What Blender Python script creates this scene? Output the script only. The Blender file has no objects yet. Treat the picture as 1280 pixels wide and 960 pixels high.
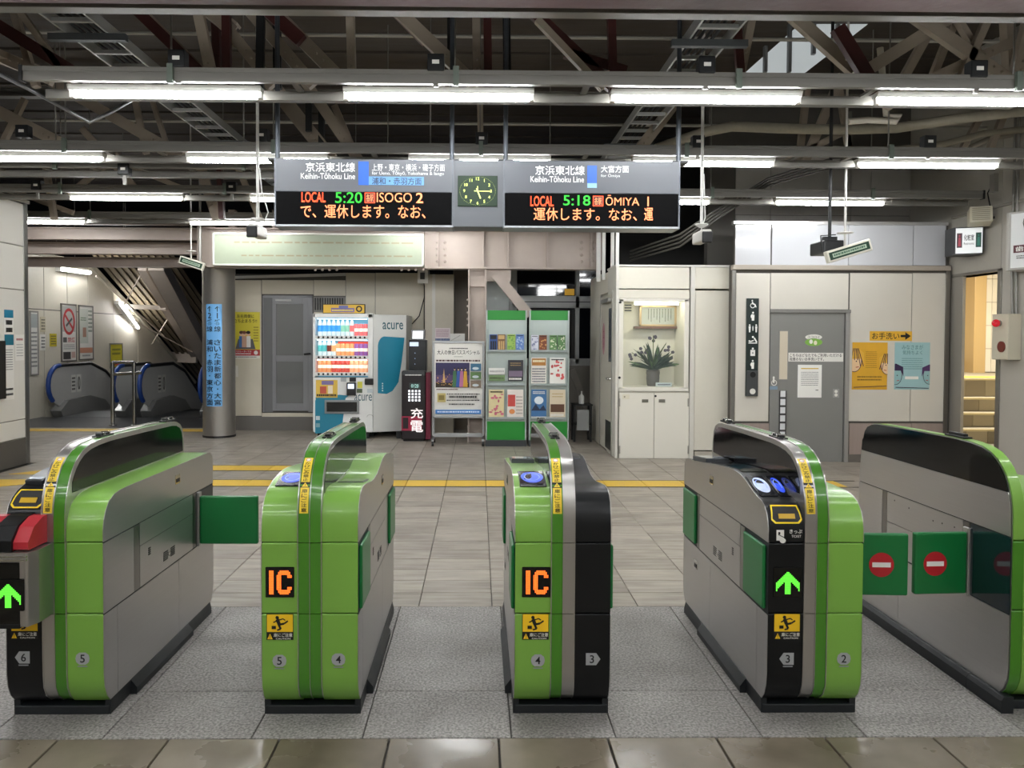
import bpy, math, random
from mathutils import Vector, Matrix
random.seed(7)
PI = math.pi
C = bpy.context.scene.collection
# ------------------------------------------------------------------ camera
YAW, PITCH, ROLL, F, H = math.radians(.8), math.radians(1.4), math.radians(.25), 950.0, 1.5
VX, VY = 598.0, 423.0                              # where the hall's own direction vanishes
PX, PY = VX + F*math.tan(YAW), VY + F*math.tan(PITCH)
ROT = Matrix.Rotation(-YAW, 4, 'Z') @ Matrix.Rotation(PI/2 - PITCH, 4, 'X') @ Matrix.Rotation(ROLL, 4, 'Z')
cd = bpy.data.cameras.new('camera'); cam = bpy.data.objects.new('camera', cd); C.objects.link(cam)
cam.matrix_world = Matrix.Translation((0, 0, H)) @ ROT
cd.sensor_width = 36; cd.lens = F/1280*36
cd.shift_x = (640 - PX)/1280; cd.shift_y = -(480 - PY)/1280
cd.clip_start = .05; cd.clip_end = 200
bpy.context.scene.camera = cam
# ------------------------------------------------------------------ world, exposure
w = bpy.data.worlds.new('night'); bpy.context.scene.world = w; w.use_nodes = True
w.node_tree.nodes['Background'].inputs[0].default_value = (.03, .036, .05, 1)
w.node_tree.nodes['Background'].inputs[1].default_value = .35
vs = bpy.context.scene.view_settings
vs.view_transform = 'Standard'; vs.look = 'None'; vs.gamma = 1; vs.exposure = 1.4
try: vs.use_curve_mapping = False
except Exception: pass
TUBE = 27.0                                        # strength of the fluorescent tubes

def P(x, y, Y):
    d = ROT.to_3x3() @ Vector(((x-PX)/F, -(y-PY)/F, -1))
    t = Y/d.y
    return Vector((d.x*t, Y, H + d.z*t))
def FR(x0, y0, x1, y1, Y):                         # upright frontal rectangle -> X0, X1, Z0, Z1
    xm, ym = (x0+x1)/2, (y0+y1)/2
    return P(x0, ym, Y).x, P(x1, ym, Y).x, P(xm, y1, Y).z, P(xm, y0, Y).z
# ------------------------------------------------------------------ materials
def lin(h):
    h = h.lstrip('#'); o = []
    for i in (0, 2, 4):
        c = int(h[i:i+2], 16)/255
        o.append(c/12.92 if c <= .04045 else ((c+.055)/1.055)**2.4)
    return (*o, 1)
_m = {}
def nodes(m):
    m.use_nodes = True; nt = m.node_tree
    return nt, nt.nodes['Principled BSDF']
def M(h, r=.5, metal=0, em=0, coat=0, var=0, bump=0, scale=20, stretch=None, alpha=1, trans=0):
    k = (h, r, metal, em, coat, var, bump, scale, stretch, alpha, trans)
    if k in _m: return _m[k]
    m = bpy.data.materials.new('finish_%d' % len(_m)); _m[k] = m
    nt, b = nodes(m)
    b.inputs['Base Color'].default_value = lin(h); b.inputs['Roughness'].default_value = r
    b.inputs['Metallic'].default_value = metal; b.inputs['Coat Weight'].default_value = coat
    b.inputs['Coat Roughness'].default_value = .06
    if trans: b.inputs['Transmission Weight'].default_value = trans
    if alpha < 1: b.inputs['Alpha'].default_value = alpha
    if em:
        b.inputs['Emission Color'].default_value = lin(h); b.inputs['Emission Strength'].default_value = em
    if var or bump:
        tc = nt.nodes.new('ShaderNodeTexCoord'); n = nt.nodes.new('ShaderNodeTexNoise')
        mp = nt.nodes.new('ShaderNodeMapping')
        nt.links.new(tc.outputs['Object'], mp.inputs[0]); nt.links.new(mp.outputs[0], n.inputs['Vector'])
        n.inputs['Scale'].default_value = scale; n.inputs['Detail'].default_value = 6
        if stretch: mp.inputs['Scale'].default_value = stretch
        if var:
            oi = nt.nodes.new('ShaderNodeObjectInfo')
            ad = nt.nodes.new('ShaderNodeMath'); ad.operation = 'MULTIPLY_ADD'
            ad.inputs[1].default_value = .45; nt.links.new(oi.outputs['Random'], ad.inputs[0]); nt.links.new(n.outputs[0], ad.inputs[2])
            mr = nt.nodes.new('ShaderNodeMapRange')
            mr.inputs[1].default_value = .3; mr.inputs[2].default_value = 1.15
            mr.inputs[3].default_value = 1-var; mr.inputs[4].default_value = 1+var
            nt.links.new(ad.outputs[0], mr.inputs[0])
            mx = nt.nodes.new('ShaderNodeVectorMath'); mx.operation = 'SCALE'
            mx.inputs[0].default_value = lin(h)[:3]; nt.links.new(mr.outputs[0], mx.inputs['Scale'])
            nt.links.new(mx.outputs[0], b.inputs['Base Color'])
            mr2 = nt.nodes.new('ShaderNodeMapRange')
            mr2.inputs[1].default_value = .3; mr2.inputs[2].default_value = .7
            mr2.inputs[3].default_value = max(.02, r-.5*var*r); mr2.inputs[4].default_value = min(1, r+.5*var*r)
            nt.links.new(n.outputs[0], mr2.inputs[0]); nt.links.new(mr2.outputs[0], b.inputs['Roughness'])
        if bump:
            bp = nt.nodes.new('ShaderNodeBump'); bp.inputs['Strength'].default_value = bump
            bp.inputs['Distance'].default_value = .01
            nt.links.new(n.outputs[0], bp.inputs['Height']); nt.links.new(bp.outputs[0], b.inputs['Normal'])
    return m
STEEL = M('#BEBCBA', .34, .88, var=.05, bump=.05, scale=14, stretch=(1, .25, 14))
STEELF = M('#B9B7B4', .28, .9)
CHROME = M('#C9C8C5', .12, 1)
POLE = M('#A5A29D', .36, .85, var=.06, scale=3, stretch=(1, 1, .3))
GREEN = M('#77A843', .34, coat=.3, var=.03, scale=3)
DGREEN = M('#417F1C', .28, coat=.4)
BLACK = M('#0D0F11', .38, coat=.1)
BLACK.node_tree.nodes['Principled BSDF'].inputs['Specular IOR Level'].default_value = .3
GLOSS = M('#050607', .07)
RUBBER = M('#15191C', .5, var=.2, scale=8)
FLAP = M('#0B6E34', .38, coat=.2, var=.04, scale=5)
YEL = M('#ECC62A', .4); RED = M('#B3202C', .4); WHITE = M('#E6E4DE', .5); BLK = M('#0B0B0C', .5)
RACE = M('#706E68', .5, var=.12, scale=3, stretch=(.3, 4, 4))
BEIGE = M('#94897B', .55, var=.12, bump=.1, scale=5)
PINKB = M('#A79A90', .5, var=.10, bump=.1, scale=4)
BROWN = M('#3B1512', .5, var=.3, scale=6)
CREAM = M('#DAD7CF', .42, var=.035, scale=3)
WALLW = M('#CFCBC1', .38, var=.035, scale=3)
JOINT = M('#55524D', .7)
GREY = M('#82827F', .45, var=.03, scale=4)
DARKM = M('#1B1D1F', .5, metal=.3)
GLASS = None
# ------------------------------------------------------------------ mesh builder
class MB:
    def __init__(s): s.v = []; s.f = []; s.mi = []; s.mats = []; s.sm = []
    def mat(s, m):
        if m not in s.mats: s.mats.append(m)
        return s.mats.index(m)
    def add(s, vs, fs, m, smooth=False):
        o = len(s.v); s.v += [tuple(v) for v in vs]; k = s.mat(m)
        for f in fs: s.f.append([i+o for i in f]); s.mi.append(k); s.sm.append(smooth)
        return s
    def box(s, x0, x1, y0, y1, z0, z1, m):
        vs = [(x, y, z) for z in (z0, z1) for y in (y0, y1) for x in (x0, x1)]
        return s.add(vs, [(0, 2, 3, 1), (4, 5, 7, 6), (0, 1, 5, 4), (2, 6, 7, 3), (0, 4, 6, 2), (1, 3, 7, 5)], m)
    def bar(s, a, b, w_, h_, m, up=(0, 0, 1)):     # box beam between two points
        a, b = Vector(a), Vector(b); d = (b-a).normalized(); u = Vector(up)
        if abs(d.dot(u)) > .98: u = Vector((0, 1, 0))
        r = d.cross(u).normalized(); t = r.cross(d).normalized()
        vs = [p + r*(i*w_/2) + t*(j*h_/2) for p in (a, b) for j in (-1, 1) for i in (-1, 1)]
        return s.add(vs, [(0, 1, 3, 2), (4, 6, 7, 5), (0, 4, 5, 1), (2, 3, 7, 6), (0, 2, 6, 4), (1, 5, 7, 3)], m)
    def ibeam(s, a, b, w_, h_, m, t=.014):         # flanges + web
        a, b = Vector(a), Vector(b); d = (b-a).normalized(); u = Vector((0, 0, 1))
        if abs(d.dot(u)) > .98: u = Vector((0, 1, 0))
        r = d.cross(u).normalized(); tt = r.cross(d).normalized()
        for q in (-1, 1): s.bar(a+tt*(q*(h_-t)/2), b+tt*(q*(h_-t)/2), w_, t, m, up=tt)
        return s.bar(a, b, t, h_-2*t, m, up=tt)
    def tube(s, path, r, m, n=10, caps=True):
        path = [Vector(p) for p in path]; k = len(path); vs = []; fs = []; pr = None
        for i, p in enumerate(path):
            d = (path[min(i+1, k-1)] - path[max(i-1, 0)]).normalized()
            if pr is None:
                pr = d.cross(Vector((0, 0, 1)) if abs(d.z) < .9 else Vector((1, 0, 0))).normalized()
            pr = (pr - d*pr.dot(d)).normalized(); q = d.cross(pr)
            rr = r[i] if isinstance(r, (list, tuple)) else r
            vs += [p + pr*(rr*math.cos(2*PI*j/n)) + q*(rr*math.sin(2*PI*j/n)) for j in range(n)]
        for i in range(k-1):
            for j in range(n): fs.append((i*n+j, i*n+(j+1) % n, (i+1)*n+(j+1) % n, (i+1)*n+j))
        s.add(vs, fs, m, True)
        if caps:
            s.add(vs[:n], [tuple(range(n))[::-1]], m); s.add(vs[-n:], [tuple(range(n))], m)
        return s
    def prism(s, pts, axis, a, b, m, capm=None):   # polygon pts extruded along an axis; pts = the other two coordinates in xyz order
        def q(p, t):
            l = list(p); l.insert('xyz'.index(axis), t); return l
        n = len(pts); vs = [q(p, a) for p in pts] + [q(p, b) for p in pts]
        s.add(vs, [(i, (i+1) % n, n+(i+1) % n, n+i) for i in range(n)], m)
        s.add([q(p, a) for p in pts], [tuple(range(n))], capm or m)
        s.add([q(p, b) for p in pts], [tuple(range(n))[::-1]], capm or m)
        return s
    def sphere(s, c, r, m, n=10, sz=1, half=False):
        vs = []; fs = []; k = n//2
        for i in range(k+1):
            a = PI*i/k*(.5 if half else 1)
            vs += [(c[0]+r*math.sin(a)*math.cos(2*PI*j/n), c[1]+r*math.sin(a)*math.sin(2*PI*j/n), c[2]+r*sz*math.cos(a)) for j in range(n)]
        for i in range(k):
            for j in range(n): fs.append((i*n+j, (i+1)*n+j, (i+1)*n+(j+1) % n, i*n+(j+1) % n))
        return s.add(vs, fs, m, True)
    def lathe(s, c, prof, m, n=16):
        vs = [(c[0]+r*math.cos(2*PI*j/n), c[1]+r*math.sin(2*PI*j/n), c[2]+z) for r, z in prof for j in range(n)]
        fs = [(i*n+j, i*n+(j+1) % n, (i+1)*n+(j+1) % n, (i+1)*n+j) for i in range(len(prof)-1) for j in range(n)]
        s.add(vs, fs, m, True); s.add(vs[:n], [tuple(range(n))[::-1]], m); s.add(vs[-n:], [tuple(range(n))], m)
        return s
    def build(s, name, parent=None, bevel=0, seg=2, local=False, ang=40, soft=0):
        off = Vector((0, 0, 0))
        if parent is not None and not local:
            p = parent
            while p is not None: off += p.location; p = p.parent
        me = bpy.data.meshes.new(name)
        me.from_pydata([(v[0]-off.x, v[1]-off.y, v[2]-off.z) for v in s.v], [], s.f)
        for m in s.mats: me.materials.append(m)
        me.polygons.foreach_set('material_index', s.mi); me.polygons.foreach_set('use_smooth', s.sm)
        if soft:
            me.polygons.foreach_set('use_smooth', [True]*len(me.polygons)); me.set_sharp_from_angle(angle=math.radians(soft))
        o = bpy.data.objects.new(name, me); C.objects.link(o)
        if parent is not None: o.parent = parent
        if bevel:
            b = o.modifiers.new('edge', 'BEVEL'); b.width = bevel; b.segments = seg; b.limit_method = 'ANGLE'; b.angle_limit = math.radians(ang)
        return o
def tag(o, label=None, cat=None, group=None, kind=None):
    if label: o['label'] = label
    if cat: o['category'] = cat
    if group: o['group'] = group
    if kind: o['kind'] = kind
    return o
def T(name, label, cat, loc=(0, 0, 0), group=None, rz=0):
    o = bpy.data.objects.new(name, None); C.objects.link(o); o.location = loc; o.rotation_euler = (0, 0, rz)
    o.empty_display_size = .1
    return tag(o, label, cat, group)
def ST(name, mb, parent=None, **k):
    o = mb.build(name, parent, **k)
    if parent is None: o['kind'] = 'structure'
    return o
def B(name, parent, x0, x1, y0, y1, z0, z1, m, bevel=0, **k):
    return MB().box(x0, x1, y0, y1, z0, z1, m).build(name, parent, bevel, **k)
def copy_tree(o, parent=None):
    c = o.copy(); C.objects.link(c); c.parent = parent
    for ch in list(o.children): copy_tree(ch, c)
    return c
# ------------------------------------------------------------------ flat print (lettering, posters, stickers)
_g = {}
def glyph(t, off=0.0):
    off = min(off, .012)
    if (t, off) in _g: return _g[(t, off)]
    cu = bpy.data.curves.new('t', 'FONT'); cu.body = t; cu.resolution_u = 3; cu.offset = off
    ob = bpy.data.objects.new('t', cu); C.objects.link(ob)
    dg = bpy.context.evaluated_depsgraph_get(); me = bpy.data.meshes.new_from_object(ob.evaluated_get(dg))
    vs = [(v.co.x, v.co.y) for v in me.vertices]; fs = [tuple(p.vertices) for p in me.polygons]
    bpy.data.objects.remove(ob); bpy.data.curves.remove(cu); bpy.data.meshes.remove(me)
    if not vs: vs = [(0, 0), (.1, 0), (0, .1)]; fs = []
    bb = (min(v[0] for v in vs), min(v[1] for v in vs), max(v[0] for v in vs), max(v[1] for v in vs))
    _g[(t, off)] = (vs, fs, bb); return _g[(t, off)]
class PR:
    def __init__(s): s.mb = MB(); s.L = 0
    def poly(s, pts, m, L=None):
        if L is None: s.L += 1; L = s.L
        s.mb.add([(p[0], p[1], L) for p in pts], [tuple(range(len(pts)))], m); return s
    def rect(s, u0, v0, u1, v1, m, L=None): return s.poly([(u0, v0), (u1, v0), (u1, v1), (u0, v1)], m, L)
    def ell(s, cu, cv, ru, rv, m, n=20, L=None):
        return s.poly([(cu+ru*math.cos(2*PI*i/n), cv+rv*math.sin(2*PI*i/n)) for i in range(n)], m, L)
    def ring(s, cu, cv, ru, rv, t, m, n=24, a0=0, a1=2*PI, k=1.0):
        s.L += 1
        for i in range(n):
            a, b = a0+(a1-a0)*i/n, a0+(a1-a0)*(i+1)/n
            s.poly([(cu+ru*math.cos(a), cv+rv*math.sin(a)), (cu+ru*math.cos(b), cv+rv*math.sin(b)),
                    (cu+(ru-t)*math.cos(b), cv+(rv-t*k)*math.sin(b)), (cu+(ru-t)*math.cos(a), cv+(rv-t*k)*math.sin(a))], m, s.L)
        return s
    def line(s, a, b, t, m):
        a, b = Vector(a), Vector(b); d = (b-a).normalized(); n = Vector((-d.y, d.x))*t/2
        return s.poly([a-n, b-n, b+n, a+n], m)
    def text(s, t, u0, v0, u1, v1, m, off=0.0, keep=False):
        vs, fs, bb = glyph(t, off); W, Hh = max(bb[2]-bb[0], 1e-4), max(bb[3]-bb[1], 1e-4)
        su, sv = (u1-u0)/W, (v1-v0)/Hh
        if keep: su = sv = min(su, sv)
        cu, cv = (u0+u1)/2, (v0+v1)/2; mx, my = (bb[0]+bb[2])/2, (bb[1]+bb[3])/2
        s.L += 1
        s.mb.add([(cu+(x-mx)*su, cv+(y-my)*sv, s.L) for x, y in vs], fs, m); return s
    def vtext(s, t, u0, v0, u1, v1, m, off=0.0, adv=1.0):  # one character under another
        n = len(t); h = (v1-v0)/n
        for i, ch in enumerate(t):
            if ch == ' ': continue
            top = v1-i*h
            if ch in '・.': s.ell((u0+u1)/2, top-h/2, (u1-u0)*.1, (u1-u0)*.1, m, 8); continue
            s.text(ch, u0, top-h*.92, u1, top-h*.08, m, off, keep=ch in '↑12')
        return s
    def rows(s, u0, v0, u1, v1, n, m, fill=.5, seed=1):    # lines of writing too small to read
        rg = random.Random(seed); s.L += 1; h = (v1-v0)/n
        for i in range(n):
            u = u0; top = v1-i*h
            while u < u1-(u1-u0)*.03:
                wd = (u1-u0)*rg.uniform(.02, .07); e = min(u+wd, u1*(1 if rg.random() > .1 else .96))
                if e > u: s.poly([(u, top-h*(.5+fill/2)), (e, top-h*(.5+fill/2)), (e, top-h*(.5-fill/2)), (u, top-h*(.5-fill/2))], m, s.L)
                u = e+(u1-u0)*.012
            if rg.random() < .12: continue
        return s
    def build(s, name, parent, O, U=(1, 0, 0), V=(0, 0, 1), gap=.0005, local=False):
        O, U, V = Vector(O), Vector(U).normalized(), Vector(V).normalized(); N = U.cross(V)
        s.mb.v = [tuple(O + U*v[0] + V*v[1] + N*(.0006+gap*v[2])) for v in s.mb.v]
        return s.mb.build(name, parent, local=local)
def crop(p, w, h):                                 # trim a print to its sheet
    out = MB(); out.mats = p.mb.mats
    for f, k in zip(p.mb.f, p.mb.mi):
        L = p.mb.v[f[0]][2]; q = [p.mb.v[i][:2] for i in f]
        for ax, lim in ((0, w), (1, h)):
            for s, t in ((1, 0), (-1, lim)):
                r = []
                for i, a in enumerate(q):
                    b = q[(i+1) % len(q)]; ai, bi = s*(a[ax]-t) >= 0, s*(b[ax]-t) >= 0
                    if ai: r.append(a)
                    if ai != bi:
                        u = (t-a[ax])/(b[ax]-a[ax]); r.append((a[0]+u*(b[0]-a[0]), a[1]+u*(b[1]-a[1])))
                q = r
        if len(q) > 2:
            o = len(out.v); out.v += [(a[0], a[1], L) for a in q]; out.f.append(list(range(o, o+len(q)))); out.mi.append(k); out.sm.append(False)
    p.mb = out
def pxprint(x0, y0, x1, y1, Y):                    # PR frame over a frontal pixel box: returns origin, width, height
    X0, X1, Z0, Z1 = FR(x0, y0, x1, y1, Y); return Vector((X0, Y, Z0)), X1-X0, Z1-Z0
def EM(h, e): return M(h, .5, em=e)
# ================================================================== SETTING: floor
def floor_mat(name, h1, h2, sc, stretch, r0, r1, speck=None, rnd=.25, bump=.1):
    m = bpy.data.materials.new(name); nt, b = nodes(m); L = nt.links.new
    tc = nt.nodes.new('ShaderNodeTexCoord'); mp = nt.nodes.new('ShaderNodeMapping'); mp.inputs['Scale'].default_value = stretch
    oi = nt.nodes.new('ShaderNodeObjectInfo'); ge = nt.nodes.new('ShaderNodeNewGeometry')
    va = nt.nodes.new('ShaderNodeVectorMath'); va.operation = 'SCALE'; va.inputs[0].default_value = (7, 13, 5); L(oi.outputs['Random'], va.inputs['Scale'])
    vb = nt.nodes.new('ShaderNodeVectorMath'); L(ge.outputs['Position'], vb.inputs[0]); L(va.outputs[0], vb.inputs[1]); L(vb.outputs[0], mp.inputs[0])
    n = nt.nodes.new('ShaderNodeTexNoise'); n.inputs['Scale'].default_value = sc; n.inputs['Detail'].default_value = 7; L(mp.outputs[0], n.inputs['Vector'])
    ad = nt.nodes.new('ShaderNodeMath'); ad.operation = 'MULTIPLY_ADD'; ad.inputs[1].default_value = rnd; L(oi.outputs['Random'], ad.inputs[0]); L(n.outputs[0], ad.inputs[2])
    rp = nt.nodes.new('ShaderNodeValToRGB'); rp.color_ramp.elements[0].position = .35; rp.color_ramp.elements[1].position = .35+.3+rnd
    rp.color_ramp.elements[0].color = lin(h1); rp.color_ramp.elements[1].color = lin(h2); L(ad.outputs[0], rp.inputs[0])
    col = rp.outputs[0]
    if speck:
        v = nt.nodes.new('ShaderNodeTexNoise'); v.inputs['Scale'].default_value = 95; v.inputs['Detail'].default_value = 3
        L(ge.outputs['Position'], v.inputs['Vector'])
        mr = nt.nodes.new('ShaderNodeMapRange'); mr.inputs[1].default_value = .36; mr.inputs[2].default_value = .64; mr.inputs[3].default_value = .55; mr.inputs[4].default_value = 1.45
        L(v.outputs[0], mr.inputs[0]); sx = nt.nodes.new('ShaderNodeVectorMath'); sx.operation = 'SCALE'
        L(col, sx.inputs[0]); L(mr.outputs[0], sx.inputs['Scale']); col = sx.outputs[0]
    L(col, b.inputs['Base Color'])
    n2 = nt.nodes.new('ShaderNodeTexNoise'); n2.inputs['Scale'].default_value = 3; n2.inputs['Detail'].default_value = 5; L(ge.outputs['Position'], n2.inputs['Vector'])
    mr2 = nt.nodes.new('ShaderNodeMapRange'); mr2.inputs[1].default_value = .35; mr2.inputs[2].default_value = .65; mr2.inputs[3].default_value = r0; mr2.inputs[4].default_value = r1
    L(n2.outputs[0], mr2.inputs[0]); L(mr2.outputs[0], b.inputs['Roughness'])
    bp = nt.nodes.new('ShaderNodeBump'); bp.inputs['Strength'].default_value = bump; bp.inputs['Distance'].default_value = .004
    L(n.outputs[0], bp.inputs['Height']); L(bp.outputs[0], b.inputs['Normal'])
    return m
BEI = floor_mat('beige_tile', '#7B7368', '#A79F93', 3, (1, 7, 1), .3, .5, rnd=.22)
GRA = floor_mat('granite', '#76726E', '#93908C', 2.2, (1, 1, 1), .38, .6, speck=True, rnd=.1, bump=.15)
BRO = floor_mat('brown_tile', '#5A5142', '#857C6C', 4, (1, 1, 1), .16, .5, rnd=.3)
TAC = M('#DDB63E', .5, var=.15, scale=30, bump=.3)
fl = ST('floor', MB().box(-10.5, 5.9, -6, 13.2, -.12, -.012, M('#3A3834', .8)))
def tile(name, x0, x1, y0, y1, m, cache={}, top=0.0, g=.003):
    k = (round(x1-x0, 3), round(y1-y0, 3), m.name, top)
    if k in cache:
        o = bpy.data.objects.new(name, cache[k]); C.objects.link(o); o.parent = fl
    else:
        a, b = (x1-x0)/2-g, (y1-y0)/2-g; c = .002
        mb = MB(); vs = [(-a, -b, -.012), (a, -b, -.012), (a, b, -.012), (-a, b, -.012), (-a, -b, top-c), (a, -b, top-c), (a, b, top-c), (-a, b, top-c),
                         (-a+c, -b+c, top), (a-c, -b+c, top), (a-c, b-c, top), (-a+c, b-c, top)]
        mb.add(vs, [(0, 1, 5, 4), (1, 2, 6, 5), (2, 3, 7, 6), (3, 0, 4, 7), (4, 5, 9, 8), (5, 6, 10, 9), (6, 7, 11, 10), (7, 4, 8, 11), (8, 9, 10, 11)], m)
        o = mb.build(name, fl, local=True); cache[k] = o.data
    o.location = ((x0+x1)/2, (y0+y1)/2, 0); return o
TW, TX = .41, .082
for k in range(-6, 7):                              # brown tiles on the viewer's side
    for r in range(1): tile('tile', TX+TW*k, TX+TW*(k+1), 2.41, 2.82, BRO, g=.004)
mb = MB()
for k in range(-13, 14):
    for r in range(-20, 0): mb.box(TX+TW*k+.004, TX+TW*(k+1)-.004, 2.41+.41*r+.004, 2.41+.41*(r+1)-.004, -.012, 0, BRO)
tag(mb.build('far_tiles', fl), kind='stuff')
gx = [-5.33, -4.0, -2.8, -2.4, -1.83, -1.4, -.845, -.43, .13, .523, 1.08, 1.475, 2.1, 2.5, 3.1, 4.4, 5.8]
for a, b in zip(gx, gx[1:]):
    for c, d in ((2.82, 3.2), (3.2, 4.22)): tile('slab', a, b, c, d, GRA, g=.0022)
TR = .228; ta, tb = (7.66, 7.98), (8.56, 8.88)
def spl(a, b):
    n_ = max(1, round((b-a)/TR)); return [(a+(b-a)*i/n_, a+(b-a)*(i+1)/n_) for i in range(n_)]
rows = spl(4.22, ta[0])+[ta]+spl(ta[1], tb[0])+[tb]+spl(tb[1], 13.1)
n = 0; mb = MB()
for (a, b) in rows:
    for k in range(-14, 14):
        x0, x1 = TX+TW*k, TX+TW*(k+1)
        xs0, xs1 = VX+F*x0/b, VX+F*x1/a
        vis = xs1 > -20 and xs0 < 1300
        if x0 < -5.33 and a < 9.0: continue
        if x1 > 5.85: continue
        ty = None
        if abs(a-ta[0]) < .02 and x0 > -4.3 and x1 < 4.1: ty = 1
        if abs(a-tb[0]) < .02 and x0 > -4.3 and x1 < -1.3: ty = 1
        if ty:
            tile('tactile_tile', x0, x1, a, b, TAC, top=.004); continue
        if vis and n < 285: n += 1; tile('tile', x0, x1, a, b, BEI, g=.002)
        else: mb.box(x0+.003, x1-.003, a+.003, b-.003, -.012, -.0002, BEI)
for k in range(-26, -14):
    for r in range(18): mb.box(TX+TW*k+.003, TX+TW*(k+1)-.003, 9.05+.228*r+.003, 9.05+.228*(r+1)-.003, -.012, -.0002, BEI)
tag(mb.build('far_tiles', fl), kind='stuff')
for (a, b), x1 in ((ta, 4.1), (tb, -1.3)):
    for e in (a-.012, b+.012): MB().box(-4.28, x1-.1, e-.014, e+.014, .0002, .003, M('#3B372C', .6)).build('guide_border', fl)
# skewed yellow guide areas by the left wall and the row before the escalators
mb = MB(); mb.prism([(-5.3, 7.2), (-4.62, 7.72), (-4.1, 7.72), (-4.1, 7.98), (-5.05, 7.98), (-5.3, 7.8)], 'z', .0005, .005, TAC)
mb.build('tactile_tile', fl)
MB().prism([(-5.1, 8.3), (-4.1, 8.3), (-4.1, 8.9), (-4.55, 8.9)], 'z', .0005, .005, TAC).build('tactile_tile', fl)
for i in range(12): MB().box(-7.7+.305*i, -7.4+.305*i, 12.1, 12.4, .0002, .005, TAC).build('tactile_tile', fl)
MB().box(-10.2, -4.0, 12.6, 14.2, -.03, .004, M('#4E5052', .35, .6)).build('landing_plate', fl)
# ================================================================== left wall (seen edge-on at the frame's left)
XL = -5.33
wl = ST('wall_left', MB().box(XL-.25, XL-.012, -6, 9.05, 0, 3.05, M('#8A867C', .6)))
for (z0, z1) in ((.31, .53), (.53, 2.04), (2.04, 2.55), (2.55, 3.05)):
    for i in range(6):
        y1 = 9.0-1.25*i; B('panel', wl, XL-.012, XL, y1-1.245, y1, z0+.006, z1-.006, CREAM, .003)
B('baseboard', wl, XL-.012, XL+.004, -6, 9.02, 0, .30, M('#56524B', .5))
B('corner_trim', wl, XL-.26, XL+.006, 9.0, 9.08, 0, 3.06, M('#8C8B88', .35, .9), .004)
B('coping', wl, XL-.27, XL+.02, -6, 9.1, 3.06, 3.10, M('#A5A198', .5), .003)
B('door_handle', wl, XL, XL+.03, 8.45, 8.6, .80, 1.45, M('#3C3A35', .4, .6), .005)
p = PR(); p.rect(0, 0, .17, 1.02, WHITE); p.rect(.0, .93, .17, 1.02, M('#1E7FA0')); p.rect(0, .62, .17, .74, M('#1F7086'))
p.rows(.03, .75, .15, .92, 2, BLK, .6, 3); p.rows(.02, .33, .15, .58, 9, M('#777777'), .35, 4); p.rows(.02, .03, .15, .15, 2, BLK, .4, 6)
p.build('notice_sticker', wl, (XL, 8.62, .78), (0, 1, 0))
p = PR(); p.rect(0, 0, .17, .3, WHITE); p.rows(.02, .22, .15, .27, 1, M('#A05050'), .5, 2); p.rows(.02, .04, .15, .2, 5, M('#999999'), .3, 5)
p.build('notice_sticker', wl, (XL, 8.82, 1.22), (0, 1, 0))
# ================================================================== wall with the grey door (right), Y = 9.25
YW = 9.25
def fr(x0, y0, x1, y1, Y=YW): return FR(x0, y0, x1, y1, Y)
XA = P(917, 450, YW).x; XB = P(1183, 450, YW).x
wr = ST('wall_back', MB().box(XA, XB+.05, YW+.012, YW+.2, 0, 2.42, JOINT))
ztop = P(1050, 338, YW).z
def pan(x0, y0, x1, y1, m=WALLW, Y=YW, par=None, d=.012, nm='panel', flo=False):
    a, b, c, e = fr(x0, y0, x1, y1, Y)
    if flo: c = 0
    return B(nm, par or wr, a+.004, b-.004, Y-d if d < 0 else Y, Y+.012, c+.004, e-.004, m, .002)
LOWP = M('#9A8B84', .5, var=.12, scale=5, stretch=(8, 1, .6))
pan(919, 341, 962, 527); pan(919, 529, 962, 578, LOWP, flo=True)
pan(963, 341, 1061, 387)
pan(1061, 341, 1139, 527); pan(1139, 341, 1183, 527)
pan(1061, 529, 1139, 570, LOWP); pan(1139, 529, 1183, 570, LOWP)
a, b, c, e = fr(1058, 570, 1184, 578); B('baseboard', wr, a, b, YW-.012, YW+.012, 0, P(1100, 568, YW).z, M('#6A655F', .5))
a, b, c, e = fr(915, 332, 1186, 338); B('cornice', wr, a, b, YW-.05, YW+.05, c, e, M('#A59C90', .45), .004)
a, b, _, e = fr(914, 335, 918.5, 578); B('corner_trim', wr, a, b, YW-.01, YW+.02, 0, 2.4, M('#8D8B87', .35, .8), .003)
a, b, _, e = fr(1180, 335, 1185, 578); B('corner_trim', wr, a, b, YW-.012, YW+.012, 0, 2.4, M('#77736C', .35, .8), .003)
# glossy upper panels
wu = ST('wall_upper', MB().box(XA, XB, YW+.02, YW+.06, 2.36, 2.95, JOINT))
GLW = M('#C2C4C8', .12, coat=.3)
for x0, x1 in ((919, 964), (965, 1061), (1061, 1142), (1142, 1183)):
    a, b, c, e = fr(x0, 281, x1, 332); B('panel', wu, a+.004, b-.004, YW+.005, YW+.02, c+.003, e, GLW, .002)
a, b, c, e = fr(917, 277, 1185, 281); B('top_rail', wu, a, b, YW-.01, YW+.07, c, e, M('#C5C4C2', .3, .5))
# set-back wall above, up to the ceiling
ws = ST('wall_back_upper', MB().box(XA-.05, 5.95, 10.2, 10.35, 2.0, 4.9, JOINT))
CEI = M('#AEABA5', .5, var=.04)
for x0, x1 in ((919, 963), (963, 1063), (1063, 1190), (1190, 1300)):
    for z0, z1 in ((2.2, 3.17), (3.17, 4.1)):
        X0, X1 = P(x0, 240, 10.2).x, P(x1, 240, 10.2).x; B('panel', ws, X0+.004, min(X1, 5.9)-.004, 10.185, 10.2, z0+.004, z1-.004, CEI, .002)
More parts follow.
